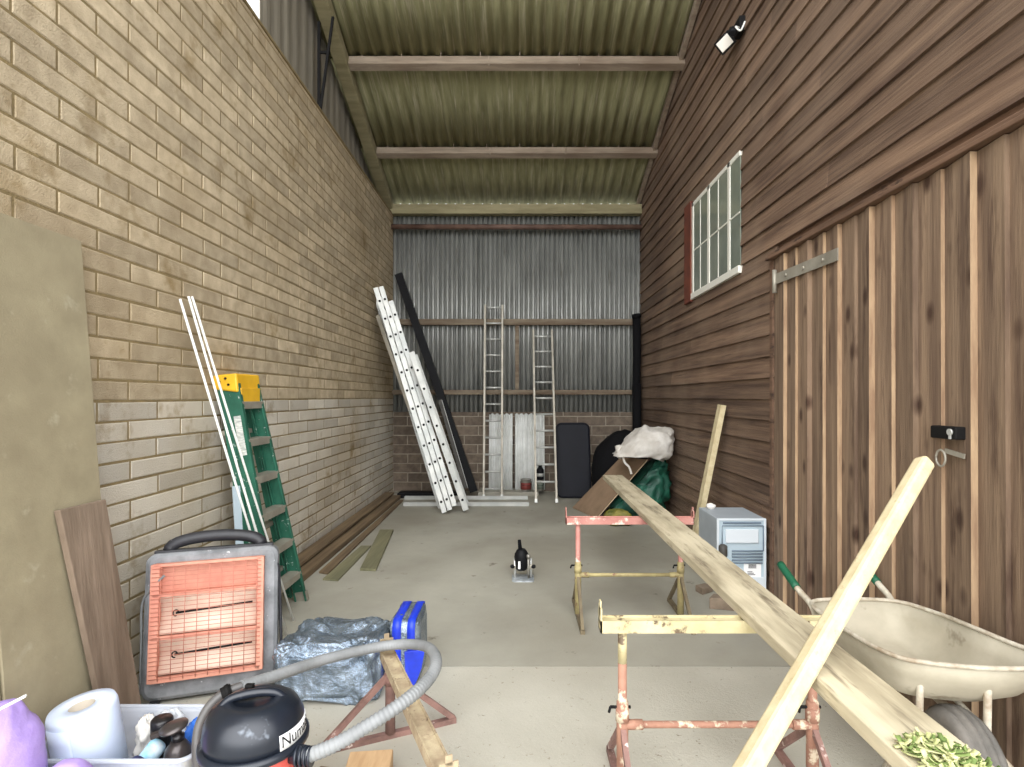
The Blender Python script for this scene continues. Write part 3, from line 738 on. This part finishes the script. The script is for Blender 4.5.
for pp, dd in (((-.03,-.058,.13),(.018,.008,.06)),((-.068,-.02,.13),(.008,.02,.05))):
    b = MB(); b.box(c+V(pp), dd); b.build('rating_label', 'label_white', mb)
b = MB(); b.cyl(c+V((-.022,.0,.235)), c+V((-.030,.01,.32)), .017, .013, 12); b.build('cord_sleeve', 'black_rubber', t)
b = MB(); b.cyl(c+V((.045,-.03,.02)), c+V((.045,-.03,.185)), .009, n=10); b.lathe(c+V((.045,-.03,.18)), (0,0,1), [(.016,0),(.018,.02),(.01,.03)], 12); b.build('depth_stop', 'tin_metal', t)

# ================================================================ TIMBER STACK on the left
ya, yb = 4.33, 9.0
lbls = ['weathered long board against the foot of the block wall, inner one of the stack', 'long brown board in the middle of the stack by the block wall', 'outer long board of the stack along the left wall']
for k, (xa, xb, z0, z1, yn_, yf_) in enumerate(((XL+.02,XL+.13,.001,.07,4.5,8.4),(XL+.12,XL+.22,.0,.0,0,0),(XL+.135,XL+.255,.001,.055,4.36,8.4))):
    if k == 1: continue
    b = MB(); b.prism([(xa,yn_,z0),(xb,yn_,z0),(xb,yn_,z1),(xa,yn_,z1)], (0,yf_-yn_,0)); tag(b.build('long_board', 'stack_wood', bevel=.004), lbls[k], 'board', 'boards stacked along the block wall')
b = MB(); b.prism([(XL+.03,4.62,.0715),(XL+.16,4.6,.0715),(XL+.16,4.6,.10),(XL+.03,4.62,.10)], (0,3.8,0)); tag(b.build('long_board', 'stack_wood', bevel=.004), 'topmost dark long board on the stack by the block wall', 'board', 'boards stacked along the block wall')
def floor_board(pa, pb, pc, pd, z, th, mt, lb):
    q = [PF(*p) for p in (pa,pb,pc,pd)]; b = MB(); b.prism([V((k.x,k.y,z)) for k in q], (0,0,th)); tag(b.build('loose_board', mt, bevel=.002), lb, 'board', 'loose boards on the floor')
floor_board((319,573.5),(328,575),(403.5,501),(399.5,501),.001,.018,'stack_wood','thin loose board lying close beside the timber stack')
floor_board((322.5,580.5),(338,581.5),(371,547),(361,547),.001,.014,'green_board','grey green loose board in the middle of the loose ones on the floor')
floor_board((360,571),(376,571.5),(393.5,531.5),(380,531.5),.001,.022,'green_board','short grey green loose board furthest from the block wall')

# ================================================================ LEFT: leaning boards
def leaning(ya, yb, xbase, xtop, zt, th, name, mt, lb, z0=.0, jag=None):
    b = MB(); n = V((zt,0,xbase-xtop)).normalized()*th
    b.prism([(xbase,ya,z0),(xbase,yb,z0),(xtop,yb,zt),(xtop,ya,zt)], n); return tag(b.build(name, mt, bevel=.003), lb, 'board')
leaning(2.03, 2.565, -1.815, -1.985, 2.20, .016, 'tall_board', 'tall_board', 'tall beige board leaning on the block wall behind the short weathered plank')
leaning(1.30, 2.022, -1.82, -1.985, 2.20, .016, 'tall_board', 'tall_board', 'second tall beige board at the far left edge of the view')
b = MB(); q = [V((-1.735,2.425,0)), V((-1.73,2.635,0)), V((-1.84,2.54,1.045)), V((-1.845,2.29,1.045))]
b.prism(q, (-.026,0,-.003)); tag(b.build('short_plank', 'old_board', bevel=.004), 'short weathered plank leaning on the tall beige board', 'plank')

# ================================================================ STEPLADDER (fibreglass, folded)
bl, br = V((-1.60,3.72,0)), V((-1.60,4.20,0)); tl, tr = V((-1.87,3.71,1.60)), V((-1.87,4.00,1.60))
t = thing('stepladder', (-1.66,3.98,0), 'folded green fibreglass stepladder with a yellow top leaning on the block wall', 'ladder')
for p, q, s_ in ((bl,tl,-1),(br,tr,1)):
    up = (q-p).normalized(); dn = V((1,0,0)) - up*up.x; dn.normalize(); wy = V((0,1,0))
    b = MB(); b.bar(p, q, .014, .085, up=dn)
    for e_ in (-1,1): b.bar(p+dn*(e_*.038)-wy*(s_*.012), q+dn*(e_*.038)-wy*(s_*.012), .03, .010, up=dn)
    st = b.build('front_stile', 'fibre_green', t, bevel=.002)
    b = MB(); b.bar(p+V((0,0,-.0)), p+up*.07, .03, .10, up=dn); b.build('rubber_foot', 'alu_dull', st)
    b = MB(); off = -dn*.088; b.bar(p+off+up*.04, q+off*0.75, .014, .055, up=dn); b.bar(p+off+up*.04-wy*(s_*.014)+dn*.02, q+off*.75-wy*(s_*.014)+dn*.02, .028, .010, up=dn); b.build('rear_stile', 'fibre_green', t, bevel=.002)
    if s_ < 0:
        b = MB(); b.bar(p.lerp(q,.70)-wy*.0085+dn*.0, p.lerp(q,.86)-wy*.0085, .002, .045, up=dn); b.build('sticker', 'sticker', st)
for k in range(6):
    f = .135+.155*k; p, q = bl.lerp(tl,f), br.lerp(tr,f)
    b = MB(); b.span((p.x-.045,p.y+.006,p.z-.014),(p.x+.042,q.y-.006,p.z+.014)); b.span((p.x+.034,p.y+.006,p.z-.035),(p.x+.044,q.y-.006,p.z+.014)); b.build('step', 'alu_dull', t, bevel=.003)
for k in range(4):
    f = .16+.21*k; p, q = bl.lerp(tl,f), br.lerp(tr,f); b = MB(); b.bar(p+V((-.10,0,.0)), q+V((-.10,0,0)), .05, .03); b.build('rear_brace', 'alu_dull', t)
b = MB(); p, q = tl+V((0,-.02,0)), tr+V((0,.02,0))
b.hexa([V((-1.99,p.y,1.55)),V((-1.82,p.y,1.53)),V((-1.82,q.y,1.53)),V((-1.99,q.y,1.55)),V((-1.985,p.y,1.64)),V((-1.83,p.y,1.655)),V((-1.83,q.y,1.655)),V((-1.985,q.y,1.64))]); tc_ = b.build('top_cap', 'ladder_yellow', t, bevel=.012)
b = MB(); b.span((-1.822,p.y+.03,1.46),(-1.812,q.y-.03,1.56)); b.build('top_plate', 'ladder_yellow', t, bevel=.003)
b = MB()
for yy, zz in ((-1.94,1.60),(-1.88,1.58),(-1.90,1.62)): b.cyl((yy,p.y-.006,zz),(yy,p.y+.002,zz), .008, n=10)
b.build('rivet', 'steel_black', tc_)
b = MB(); b.bar(P(240.5,560,3.55), P(236,486,3.6), .05, .008, up=(1,-.6,0)); tag(b.build('white_strip', 'fridge_panel'), 'short pale plastic strip standing behind the heater beside the conduits', 'strip')
# conduits
for (bx, tx, lb) in (((282,631,3.60),(180,299,3.24),'white conduit pipe, leftmost of three leaning on the block wall'),((287,632,3.58),(188.5,296.5,3.34),'white conduit pipe, middle of three leaning on the block wall'),((293.5,620,3.82),(192,296.5,3.38),'white conduit pipe, rightmost of three leaning on the block wall')):
    p = P(*bx); p.z = .0; q = P(*tx); q.x = max(q.x, XL+.02)
    b = MB(); b.tube([p, p.lerp(q,.5)+V((-.0,0,-.012)), q], .0062, 10, caps=False); tag(b.build('conduit_pipe', 'conduit', solid=.002), lb, 'pipe', 'white conduit pipes')

# ================================================================ HEATER
hl, hr = P(141,700,2.76), P(277,690,2.95)
hl.z = hr.z = 0
ux = (hr-hl).normalized(); fn_ = V((ux.y,-ux.x,0)); wH = (hr-hl).length; cH = (hl+hr)/2
tiltb = .13                                  # leans back
up = (V((0,0,1)) - fn_*tiltb).normalized(); nf = ux.cross(up).normalized()
if nf.dot(fn_) < 0: nf = -nf
t = thing('infrared_heater', cH, 'large grey infrared site heater with an orange wire grille on the left', 'heater')
hp = lambda x, z, d=0: cH + ux*x + up*z + nf*d        # x from centre, z up, d out of the front
HT = .80
def outline(w, h, r, zb=.02): return [(x, y+zb+h/2) for x, y in rrect(w,h,r,8)]
b = MB(); o0, o1 = outline(wH,.70,.05), outline(wH-.05,.66,.05,.04)
rws = [b.verts([hp(x,z,-.11) for x, z in o1]), b.verts([hp(x,z,-.06) for x, z in o0]), b.verts([hp(x,z,.012) for x, z in o0]), b.verts([hp(x,z,.026) for x, z in outline(wH-.035,.665,.045,.038)]), b.verts([hp(x,z,.026) for x, z in outline(wH-.10,.60,.03,.07)])]
for r0, r1 in zip(rws, rws[1:]):
    for k in range(len(r0)): b.face([r0[k], r0[(k+1)%len(r0)], r1[(k+1)%len(r0)], r1[k]])
b.face(rws[0][::-1]); b.face(rws[-1])
b.build('housing', 'heater_case', t, bevel=.004)
b = MB(); arc = []
for k in range(17): a = math.pi*(1-k/16); arc.append(hp(.215*math.cos(a), .725+.062*math.sin(a)**.8, -.04))
b.tube(arc, .030, 12); b.box(hp(0,.705,-.04), (wH*.90,.065,.05), Matrix((ux,nf,up)).transposed()); b.build('carry_handle', 'heater_black', t)
gx0, gx1, gz0, gz1 = -wH/2+.05, wH/2-.075, .13, .665
zm1, zm2 = .525, .325
R3 = Matrix((ux,nf,up)).transposed()
def slab(x0, x1, z0, z1, d, th, nm, mt, bev=.002):
    b = MB(); b.box(hp((x0+x1)/2,(z0+z1)/2,d), (x1-x0,th,z1-z0), R3); return b.build(nm, mt, t, bevel=bev)
slab(gx0,gx1,zm1+.01,gz1,.030,.012,'upper_panel','heater_orange')
for z0, z1 in ((zm2+.012,zm1-.008),(gz0+.02,zm2-.012)):
    b = MB(); n = 10                          # curved reflector trough
    def tr_(u, v, z0=z0, z1=z1): return hp(gx0+.028+(gx1-gx0-.043)*u, z0+(z1-z0)*v, .058-.03*math.sin(math.pi*v))
    b.grid(tr_, 2, n); rf_ = b.build('reflector', 'heater_reflector', t, solid=.003)
    zc = (z0+z1)/2+.012
    b = MB(); b.tube([hp(gx0+.10,zc-.004,.062), hp(gx1-.04,zc+.012,.062)], .0055, 10); e_ = b.build('heating_element', 'steel_black', t)
    b = MB(); b.tube([hp(gx0+.10+.012*math.cos(a), zc-.004+.014*math.sin(a),.064) for a in [q*5/12 for q in range(13)]], .0035, 6); b.build('element_clip', 'steel_black', e_)
for nm, a in (('frame_left',(gx0-.012,gx0+.028,gz0-.01,gz1+.008)),('frame_right',(gx1-.018,gx1+.012,gz0-.01,gz1+.008)),('frame_base',(gx0,gx1,gz0-.012,gz0+.012)),('frame_middle',(gx0,gx1,zm2-.010,zm2+.008)),('frame_upper',(gx0,gx1,zm1-.008,zm1+.010)),('frame_head',(gx0,gx1,gz1-.004,gz1+.010))):
    slab(*a, .052, .05, 'grille_frame', 'heater_orange')
n_w = 9
for k in range(n_w):
    x = gx0+.035+(gx1-gx0-.055)*k/(n_w-1); b = MB(); b.tube([hp(x,gz0,.084), hp(x,gz1,.084)], .0018, 5); b.build('grille_upright', 'wire_orange', t)
n_h = 26
for k in range(n_h):
    z = gz0+.01+(gz1-gz0-.02)*k/(n_h-1); b = MB(); b.tube([hp(gx0-.004,z,.081), hp(gx1,z,.081)], .0016, 5); b.build('grille_wire', 'wire_orange', t)
for sx in (-1,1):
    b = MB(); b.bar(hp(sx*(wH/2-.06),.03,-.14), V((hp(sx*(wH/2-.06),.0,.12).x, hp(sx*(wH/2-.06),0,.12).y, .014)), .035, .026); b.build('foot', 'heater_black', t)
b = MB(); b.tube(spline([hp(.2,.66,.02), hp(wH/2-.01,.63,.01), hp(wH/2+.005,.5,-.02), hp(wH/2+.012,.3,-.03), hp(wH/2+.02,.05,-.02)], 8), .008, 8); b.build('flex', 'heater_black', t)
b = MB(); b.tube(spline([hp(-wH/2+.10,.62,.09), hp(-wH/2+.04,.56,.05), hp(-wH/2-.012,.48,.0), hp(-wH/2-.015,.3,-.02), hp(-wH/2-.01,.05,-.02)], 8), .006, 8); b.build('side_cable', 'hose_grey', t)

# ================================================================ INSULATION
b = MB(); b.blob((-.955,3.00,.125), (.258,.235,.135), amp=.034, freq=9.5, pw=.28, zmin=.001, seed=5, nu=150, nv=90, tf=lambda q: V((q.x, q.y, q.z+.05*max(0,-q.y/.27)*(.5 if q.z > 0 else 0))))
tag(b.build('foil_insulation', 'foil'), 'crumpled silver foil insulation pack lying on the floor beside the heater', 'insulation')
t = thing('insulation_bundle', (-.585,3.12,0), 'rolled silver insulation bundle bound with bright blue tape behind the low trestle', 'insulation')
bc, brr = V((-.60,3.12,.168)), (.08,.16,.165)
b = MB(); b.blob(bc, brr, amp=.012, freq=9, pw=.28, zmin=.001, seed=8, nu=60, nv=40); b.build('bundle', 'foil', t)
def band(x, w, nm):
    b = MB(); prof = rrect(brr[1]*2+.012, brr[2]*2+.006, .045)
    r0 = b.verts([bc+V((x-w/2,y,z)) for y, z in prof]); r1 = b.verts([bc+V((x+w/2,y,z)) for y, z in prof])
    for k in range(len(prof)): b.face([r0[k], r0[(k+1)%len(prof)], r1[(k+1)%len(prof)], r1[k]], True)
    return b.build(nm, 'blue_tape', t, solid=.003)
band(-.035, .045, 'tape_band'); band(.04, .04, 'tape_band')
b = MB(); b.prism([bc+V((.01,-.19,.02)), bc+V((.115,-.185,.03)), bc+V((.10,-.20,-.06)), bc+V((.06,-.215,-.165)), bc+V((.02,-.21,-.10))], (0,.012,0)); b.build('tape_flap', 'blue_tape', t, bevel=.003)

# ================================================================ VACUUM
vc = V((-.862,1.86,0)); vr = .155
t = thing('vacuum_cleaner', vc, 'black and red drum vacuum cleaner with a grey hose in the foreground', 'vacuum cleaner')
b = MB(); b.lathe(vc+V((0,0,.05)), (0,0,1), [(vr*.80,0),(vr*.90,.012),(vr*.93,.10),(vr*.97,.29),(vr*1.0,.325)], 40); b.build('drum', 'vac_red', t)
b = MB(); b.lathe(vc+V((0,0,.372)), (0,0,1), [(vr*1.02,0),(vr*1.08,.006),(vr*1.08,.022),(vr*1.0,.028)], 40); b.build('rim_band', 'vac_black', t)
b = MB(); b.lathe(vc+V((0,0,.397)), (0,0,1), [(vr*.99,0),(vr*1.0,.025),(vr*.97,.06),(vr*.86,.095),(vr*.66,.116),(vr*.42,.124),(vr*.40,.118),(.001,.118)], 40); hd = b.build('motor_head', 'vac_black', t)
b = MB(); b.tube(spline([vc+V((-.10,-.03,.495)), vc+V((-.07,-.02,.525)), vc+V((.0,.0,.535)), vc+V((.06,.02,.525)), vc+V((.09,.03,.495))], 6), .014, 10); b.build('carry_handle', 'vac_black', t)
b = MB(); b.box(vc+V((-.045,.06,.522)), (.028,.02,.022)); b.build('switch', 'steel_black', t, bevel=.003)
# name plate on the side of the head, curved with it
la = math.radians(-6)
def onhead(a, z, r): return vc+V((r*math.cos(a), r*math.sin(a), z))
b = MB(); span_ = math.radians(64)
b.grid(lambda u, v: onhead(la-span_/2+span_*u, (.402+.046*v), vr*1.008-.0035*v), 24, 3); lp = b.build('name_plate', 'label_white', t, solid=.003)
word = 'Numatic'
me = text_mesh(word, .050, .0012)
for v in me.vertices:
    a = la + v.co.x/(vr*1.02)*.98; v.co = onhead(a, .425+v.co.y, vr*1.016+v.co.z-.0030*(.5+v.co.y/.05)) - ORG[t.name]
me.materials.clear(); me.materials.append(M['ink']); me.name = 'lettering'
o = bpy.data.objects.new('lettering', me); COL.objects.link(o); o.parent = lp
for k in range(4):
    a = math.radians(45+90*k); b = MB(); c = vc+V((.135*math.cos(a),.135*math.sin(a),0)); b.cyl(c+V((0,0,.022)), c+V((0,0,.055)), .016, n=12); b.tube([c+V((-.012,0,.022)), c+V((.012,0,.022))], .0215, 14); b.build('castor', 'steel_black', t)
inl = P(303,757,1.80); 
b = MB(); b.cyl(vc+V((.13,-.04,inl.z)), inl+V((.03,0,.003)), .03, .027, 18); 
for k in range(4): b.cyl(inl+V((-.02+.014*k,0,.001)), inl+V((-.013+.014*k,0,.0015)), .031, n=18)
b.build('inlet', 'vac_black', t)
hz = ORG[t.name]
pts = [inl+V((.01,0,.002)), P(340,742,1.80), P(398,706,1.90), P(428,680,2.05), P(436,660,2.2), P(424,646,2.42), P(388,645.5,2.52), P(330,658,2.38), P(275,676,2.16), P(240,687,2.05)]
pl = spline(pts, 40)
# resample evenly
seg = [0]
for a, c in zip(pl, pl[1:]): seg.append(seg[-1]+(c-a).length)
step = .005; out = []; k = 0; d = 0
while d < seg[-1]:
    while seg[k+1] < d: k += 1
    out.append(pl[k].lerp(pl[k+1], (d-seg[k])/max(1e-6, seg[k+1]-seg[k]))); d += step
nO = len(out)
b = MB(); b.tube(out, .02, 12, rf=lambda k: .0215+(.0022*math.sin(k*math.pi/1.5) if k < nO*.42 else .0009*math.sin(k*math.pi/1.5))); b.build('hose', 'hose_grey', t)
b = MB(); b.tube(spline([P(243,686,2.06), P(232,690,2.04), P(219,697,2.02), P(207,710,2.0), P(199,728,1.98), P(197,750,1.96), P(199,775,1.95), P(203,800,1.94)], 8), .017, 14); wd = b.build('wand', 'tube_dark', t)
b = MB(); b.tube([P(232,690,2.04), P(222,695,2.024)], .024, 14); b.tube([P(230,691,2.036), P(226,693,2.03)], .027, 14); b.build('wand_collar', 'steel_black', wd)

# ================================================================ STORAGE BOX and its contents
bx0, bx1, by0, by1, bz = -1.775, -1.19, 2.04, 2.39, .20
t = thing('storage_box', ((bx0+bx1)/2,(by0+by1)/2,0), 'clear plastic storage box of odds and ends in the left foreground', 'box')
b = MB(); w, d = bx1-bx0, by1-by0; cc = V(((bx0+bx1)/2,(by0+by1)/2,0))
rows = [b.verts([cc+V((x,y,z)) for x, y in rrect(w*k,d*k,.04)]) for k, z in ((.90,.004),(.92,.02),(.985,bz-.02),(1.0,bz))]
for r0, r1 in zip(rows, rows[1:]):
    for k in range(len(r0)): b.face([r0[k], r0[(k+1)%len(r0)], r1[(k+1)%len(r0)], r1[k]], True)
b.face(rows[0][::-1]); b.build('tub', 'clear_plastic', t, solid=.003)
b = MB(); pr = rrect(w+.012,d+.012,.045); b.tube([cc+V((x,y,bz)) for x, y in pr+pr[:2]], .009, 8); b.build('rim', 'clear_plastic', t)
# paper roll
ax = V((-.10,-.10,1)).normalized(); rc = V((-1.62,2.185,.02))
t = thing('paper_roll', rc, 'big blue white paper towel roll standing in the left end of the clear box', 'paper roll')
b = MB(); b.lathe(rc, ax, [(.104,0),(.110,.004),(.112,.30),(.106,.318),(.045,.322),(.042,.312)], 40, caps=False); b.lathe(rc, ax, [(.04,.0),(.104,0)], 40, caps=False); b.build('paper', 'paper', t)
b = MB(); b.lathe(rc, ax, [(.041,.02),(.041,.316)], 24, caps=False); b.build('core', 'paper_core', t, solid=.003)
b = MB(); 
def sheet(u, v):
    a = -2.2+.9*u; r = .1145+.025*max(0,(.25-u))*(1-v)
    q, _ = None, None
    A_ = ax.orthogonal().normalized(); B2 = ax.cross(A_)
    X_ = (V((1,0,0))-ax*ax.x).normalized(); Y_ = ax.cross(X_)
    return rc+ax*(.005+.285*v)+X_*(r*math.cos(a))+Y_*(r*math.sin(a))
b.grid(sheet, 12, 6); b.build('loose_sheet', 'paper', t, solid=.0012)
zf = .006
# pump dispenser
c = V((P(175,750,2.14).x, 2.16, zf))
t = thing('pump_dispenser', c, 'gunmetal pump dispenser bottle in the clear box', 'dispenser')
b = MB(); b.lathe(c, (0,0,1), [(.046,0),(.05,.006),(.05,.13),(.044,.165),(.022,.195)], 28); b.build('bottle', 'gunmetal', t)
b = MB(); b.lathe(c, (0,0,1), [(.022,.195),(.022,.215),(.012,.218),(.012,.24)], 16); b.build('collar', 'pump_black', t)
b = MB(); b.lathe(c+V((-.012,-.004,.236)), (-.15,-.1,1), [(.02,0),(.048,.006),(.05,.014),(.03,.022),(.001,.024)], 24); b.bar(c+V((-.02,0,.238)), c+V((-.085,-.03,.225)), .022, .016); b.build('pump_head', 'gunmetal', t)
c = V((P(152,735,2.2).x, 2.262, zf)); b = MB(); b.lathe(c, (0,0,1), [(.036,0),(.036,.17),(.040,.172),(.040,.215),(.034,.222),(.001,.222)], 24)
tag(b.build('black_canister', 'pump_black'), 'small black canister with a flat lid behind the pump bottle', 'canister')
c = V((P(138,745,2.16).x, 2.155, .085)); b = MB(); axx = V((.55,.35,.75)).normalized(); b.lathe(c, axx, [(.03,0),(.033,.005),(.033,.10),(.024,.112),(.001,.114)], 20)
tag(b.build('blue_can', 'can_blue'), 'light blue and white can leaning in the clear box', 'can')
c = V((P(132,757,2.1).x, 2.092, .075)); b = MB(); b.blob(c+V((0,0,.012)), (.07,.028,.085), amp=.02, freq=14, pw=.8, seed=3, zmin=zf)
tag(b.build('navy_bag', 'navy'), 'navy blue wrapper at the front of the clear box', 'bag')
c = V((P(137,728,2.26).x, 2.315, .10)); b = MB(); b.blob(c, (.028,.04,.10), amp=.03, freq=16, pw=.9, seed=12, zmin=zf); tag(b.build('white_wrapper', 'rag_white'), 'crumpled white wrapper beside the paper roll in the box', 'wrapper')
c = V((P(173,712,2.36).x, 2.34, .125)); b = MB(); b.blob(c, (.055,.02,.10), amp=.025, freq=14, pw=.9, seed=13, zmin=zf); tag(b.build('clear_bag', 'clear_film'), 'crumpled clear plastic bag at the back of the box', 'bag')
c = V((P(199,722,2.28).x, 2.285, .115)); b = MB(); b.blob(c, (.055,.06,.09), amp=.018, freq=12, pw=.8, seed=14, zmin=zf); tag(b.build('blue_bag', 'blue_plastic'), 'bright blue plastic bundle in the right end of the clear box', 'bag')
c = V((P(187,748,2.12).x, 2.11, .08)); b = MB(); b.blob(c, (.018,.03,.075), amp=.012, freq=20, pw=.9, seed=15, zmin=zf); tag(b.build('yellow_packet', 'hazard_yellow'), 'small yellow packet beside the pump bottle', 'packet')

# ================================================================ PURPLE
b = MB(); b.blob((-1.685,1.87,.255), (.092,.09,.25), amp=.018, freq=5, pw=.85, seed=16, zmin=.001, nu=56, nv=40, ridge=False); 
tag(b.build('purple_sack', 'purple'), 'bulging purple plastic sack at the far left edge of the foreground', 'sack')
b = MB(); c0, c1 = P(-14,716,1.76), P(26,695.5,1.80); b.bar(c0, c1, .012, .006); tag(b.build('white_stick', 'label_white'), 'thin white stick lying across the purple sack', 'stick')
b = MB(); b.blob((-1.50,1.905,.145), (.085,.06,.15), amp=.014, freq=5, pw=.8, seed=17, zmin=.001, ridge=False); tag(b.build('purple_cloth', 'purple'), 'low purple cloth bundle in front of the clear box', 'cloth')
# scrap blocks at the bottom
for (x0,x1,y0,y1,z1,a,lb) in ((-.67,-.50,2.12,2.30,.075,.1,'pale wood block on the floor under the low trestle'),(-.79,-.69,2.08,2.22,.06,-.2,'smaller dark wood block left of the pale block under the hose')):
    c = V(((x0+x1)/2,(y0+y1)/2,z1/2+.0005)); b = MB(); b.box(c, (x1-x0,y1-y0,z1), rotz(a)); tag(b.build('wood_block', 'offcut' if x0 > -.7 else 'stack_wood', bevel=.004), lb, 'block')

# ================================================================ WHEELBARROW
t = thing('wheelbarrow', (1.56,2.3,0), 'dusty galvanised wheelbarrow with green grips beside the barn door', 'wheelbarrow')
rim = spline([(1.34,2.61,.56),(1.325,2.37,.555),(1.36,2.11,.555),(1.46,2.01,.56),(1.68,1.94,.575),(1.85,1.96,.59),(1.83,2.12,.585),(1.795,2.25,.59),(1.80,2.45,.57),(1.74,2.62,.56),(1.55,2.65,.56)], 7, True)
bot = spline([(1.42,2.50,.41),(1.415,2.36,.40),(1.43,2.20,.39),(1.47,2.14,.388),(1.60,2.12,.388),(1.66,2.15,.39),(1.68,2.20,.39),(1.68,2.27,.39),(1.68,2.42,.40),(1.65,2.50,.41),(1.55,2.51,.41)], 7, True)
b = MB(); n = len(rim); rows = []
for f in (0,.25,.5,.75,.9,1):
    e_ = math.sin(f*math.pi/2)
    rows.append(b.verts([V((a.x+(c.x-a.x)*(f**1.5), a.y+(c.y-a.y)*(f**1.5), a.z+(c.z-a.z)*e_)) for a, c in zip(rim, bot)]))
for r0, r1 in zip(rows, rows[1:]):
    for k in range(n): b.face([r0[k], r0[(k+1)%n], r1[(k+1)%n], r1[k]], True)
b.face(rows[-1], False)
pan = b.build('pan', 'barrow_pan', t, solid=.003)
b = MB(); b.tube(rim+rim[:2], .009, 8, caps=False); b.build('rim', 'barrow_tube', pan)
hL = [P(781,565,3.0), P(797,588,2.84), P(812,606,2.73), V((1.38,2.62,.44))]; hR = [P(872,563,3.0), P(884,583,2.86), P(894,602,2.75), V((1.74,2.62,.43))]
for hh_, sx in ((hL,1.43),(hR,1.63)):
    if sx > 1.5:
        hh_ = [V((min(k.x,1.80),k.y,k.z)) for k in hh_]
    b = MB(); b.tube(spline(hh_+[V((sx-.06 if sx < 1.5 else sx+.10,2.54,.40)), V((sx,2.36,.355)), V((sx,2.1,.30)), V((1.53 if sx < 1.5 else 1.60,1.95,.20))], 6), .015, 10); hd = b.build('handle_tube', 'barrow_tube', t)
    b = MB(); g = [hh_[0].lerp(hh_[1], -.05), hh_[0].lerp(hh_[1], 1.0)]; b.tube([g[0].lerp(g[1], k/8) for k in range(9)], .02, 12, rf=lambda k: .019+.0015*(k % 2)); b.build('grip', 'grip_green', hd)
for pp in ([P(921,671,2.06), P(920,690,2.06), P(919.5,712,2.06), V((1.40,2.22,.013))], [P(988,676,1.99), P(987,738,1.99), P(999,756,1.97), P(1012,770,1.95), V((1.77,1.86,.013))]):
    b = MB(); b.tube(pp, .0125, 10); b.build('leg', 'barrow_tube', t)
b = MB(); b.tube([P(955,699,2.14), P(972,716,2.1), P(989,740,2.06)], .011, 8); b.build('wheel_brace', 'barrow_tube', t)
wc = V((1.57,2.02,.195)); wax = V((1,-.12,0)).normalized()
b = MB(); b.lathe(wc-wax*.06, wax, [(.115,.014),(.15,.0),(.172,.006),(.186,.024),(.178,.028),(.178,.034),(.192,.038),(.194,.054),(.184,.057),(.184,.063),(.194,.066),(.192,.082),(.178,.086),(.178,.092),(.186,.096),(.172,.114),(.15,.12),(.115,.106)], 44, caps=False); wt = b.build('tyre', 'tyre', t)
b = MB(); b.lathe(wc-wax*.035, wax, [(.02,-.01),(.03,.0),(.10,.012),(.116,.0),(.118,.07),(.10,.058),(.03,.07),(.02,.08)], 32); b.build('wheel_hub', 'barrow_tube', t)

# ================================================================ CAMERA, LIGHT
cam = bpy.data.cameras.new('camera'); co = bpy.data.objects.new('camera', cam); COL.objects.link(co)
co.location = (0,0,H); co.rotation_euler = (math.pi/2,0,0)
cam.sensor_fit = 'HORIZONTAL'; cam.sensor_width = 36; cam.lens = F/1024*36
cam.shift_x = -(CX-512)/1024; cam.shift_y = (CY-383.5)/1024; cam.clip_start = .02
scene.camera = co
SKY0, SKY1 = 1.0, 4.5
w = bpy.data.worlds.new('overcast_sky'); scene.world = w; w.use_nodes = True
nt = w.node_tree; bg = nt.nodes['Background']
# overcast sky, brightest low down behind the photographer: a lobe added to light deep into the bay
tc = nt.nodes.new('ShaderNodeTexCoord'); vm = nt.nodes.new('ShaderNodeVectorMath'); vm.operation = 'DOT_PRODUCT'
nt.links.new(tc.outputs['Generated'], vm.inputs[0]); vm.inputs[1].default_value = V((.05,-.86,.50)).normalized()
mr = nt.nodes.new('ShaderNodeMapRange'); mr.interpolation_type = 'SMOOTHSTEP'
mr.inputs['From Min'].default_value = .35; mr.inputs['From Max'].default_value = 1.0; mr.inputs['To Min'].default_value = SKY0; mr.inputs['To Max'].default_value = SKY1
nt.links.new(vm.outputs['Value'], mr.inputs['Value']); nt.links.new(mr.outputs['Result'], bg.inputs['Strength'])
bg.inputs['Color'].default_value = (.97,.98,1,1)
vs = scene.view_settings
vs.view_transform = 'Standard'; vs.look = 'None'; vs.exposure = .64; vs.gamma = 1; vs.use_curve_mapping = False
scene.cycles.max_bounces = 10; scene.cycles.diffuse_bounces = 7
bpy.context.view_layer.update()
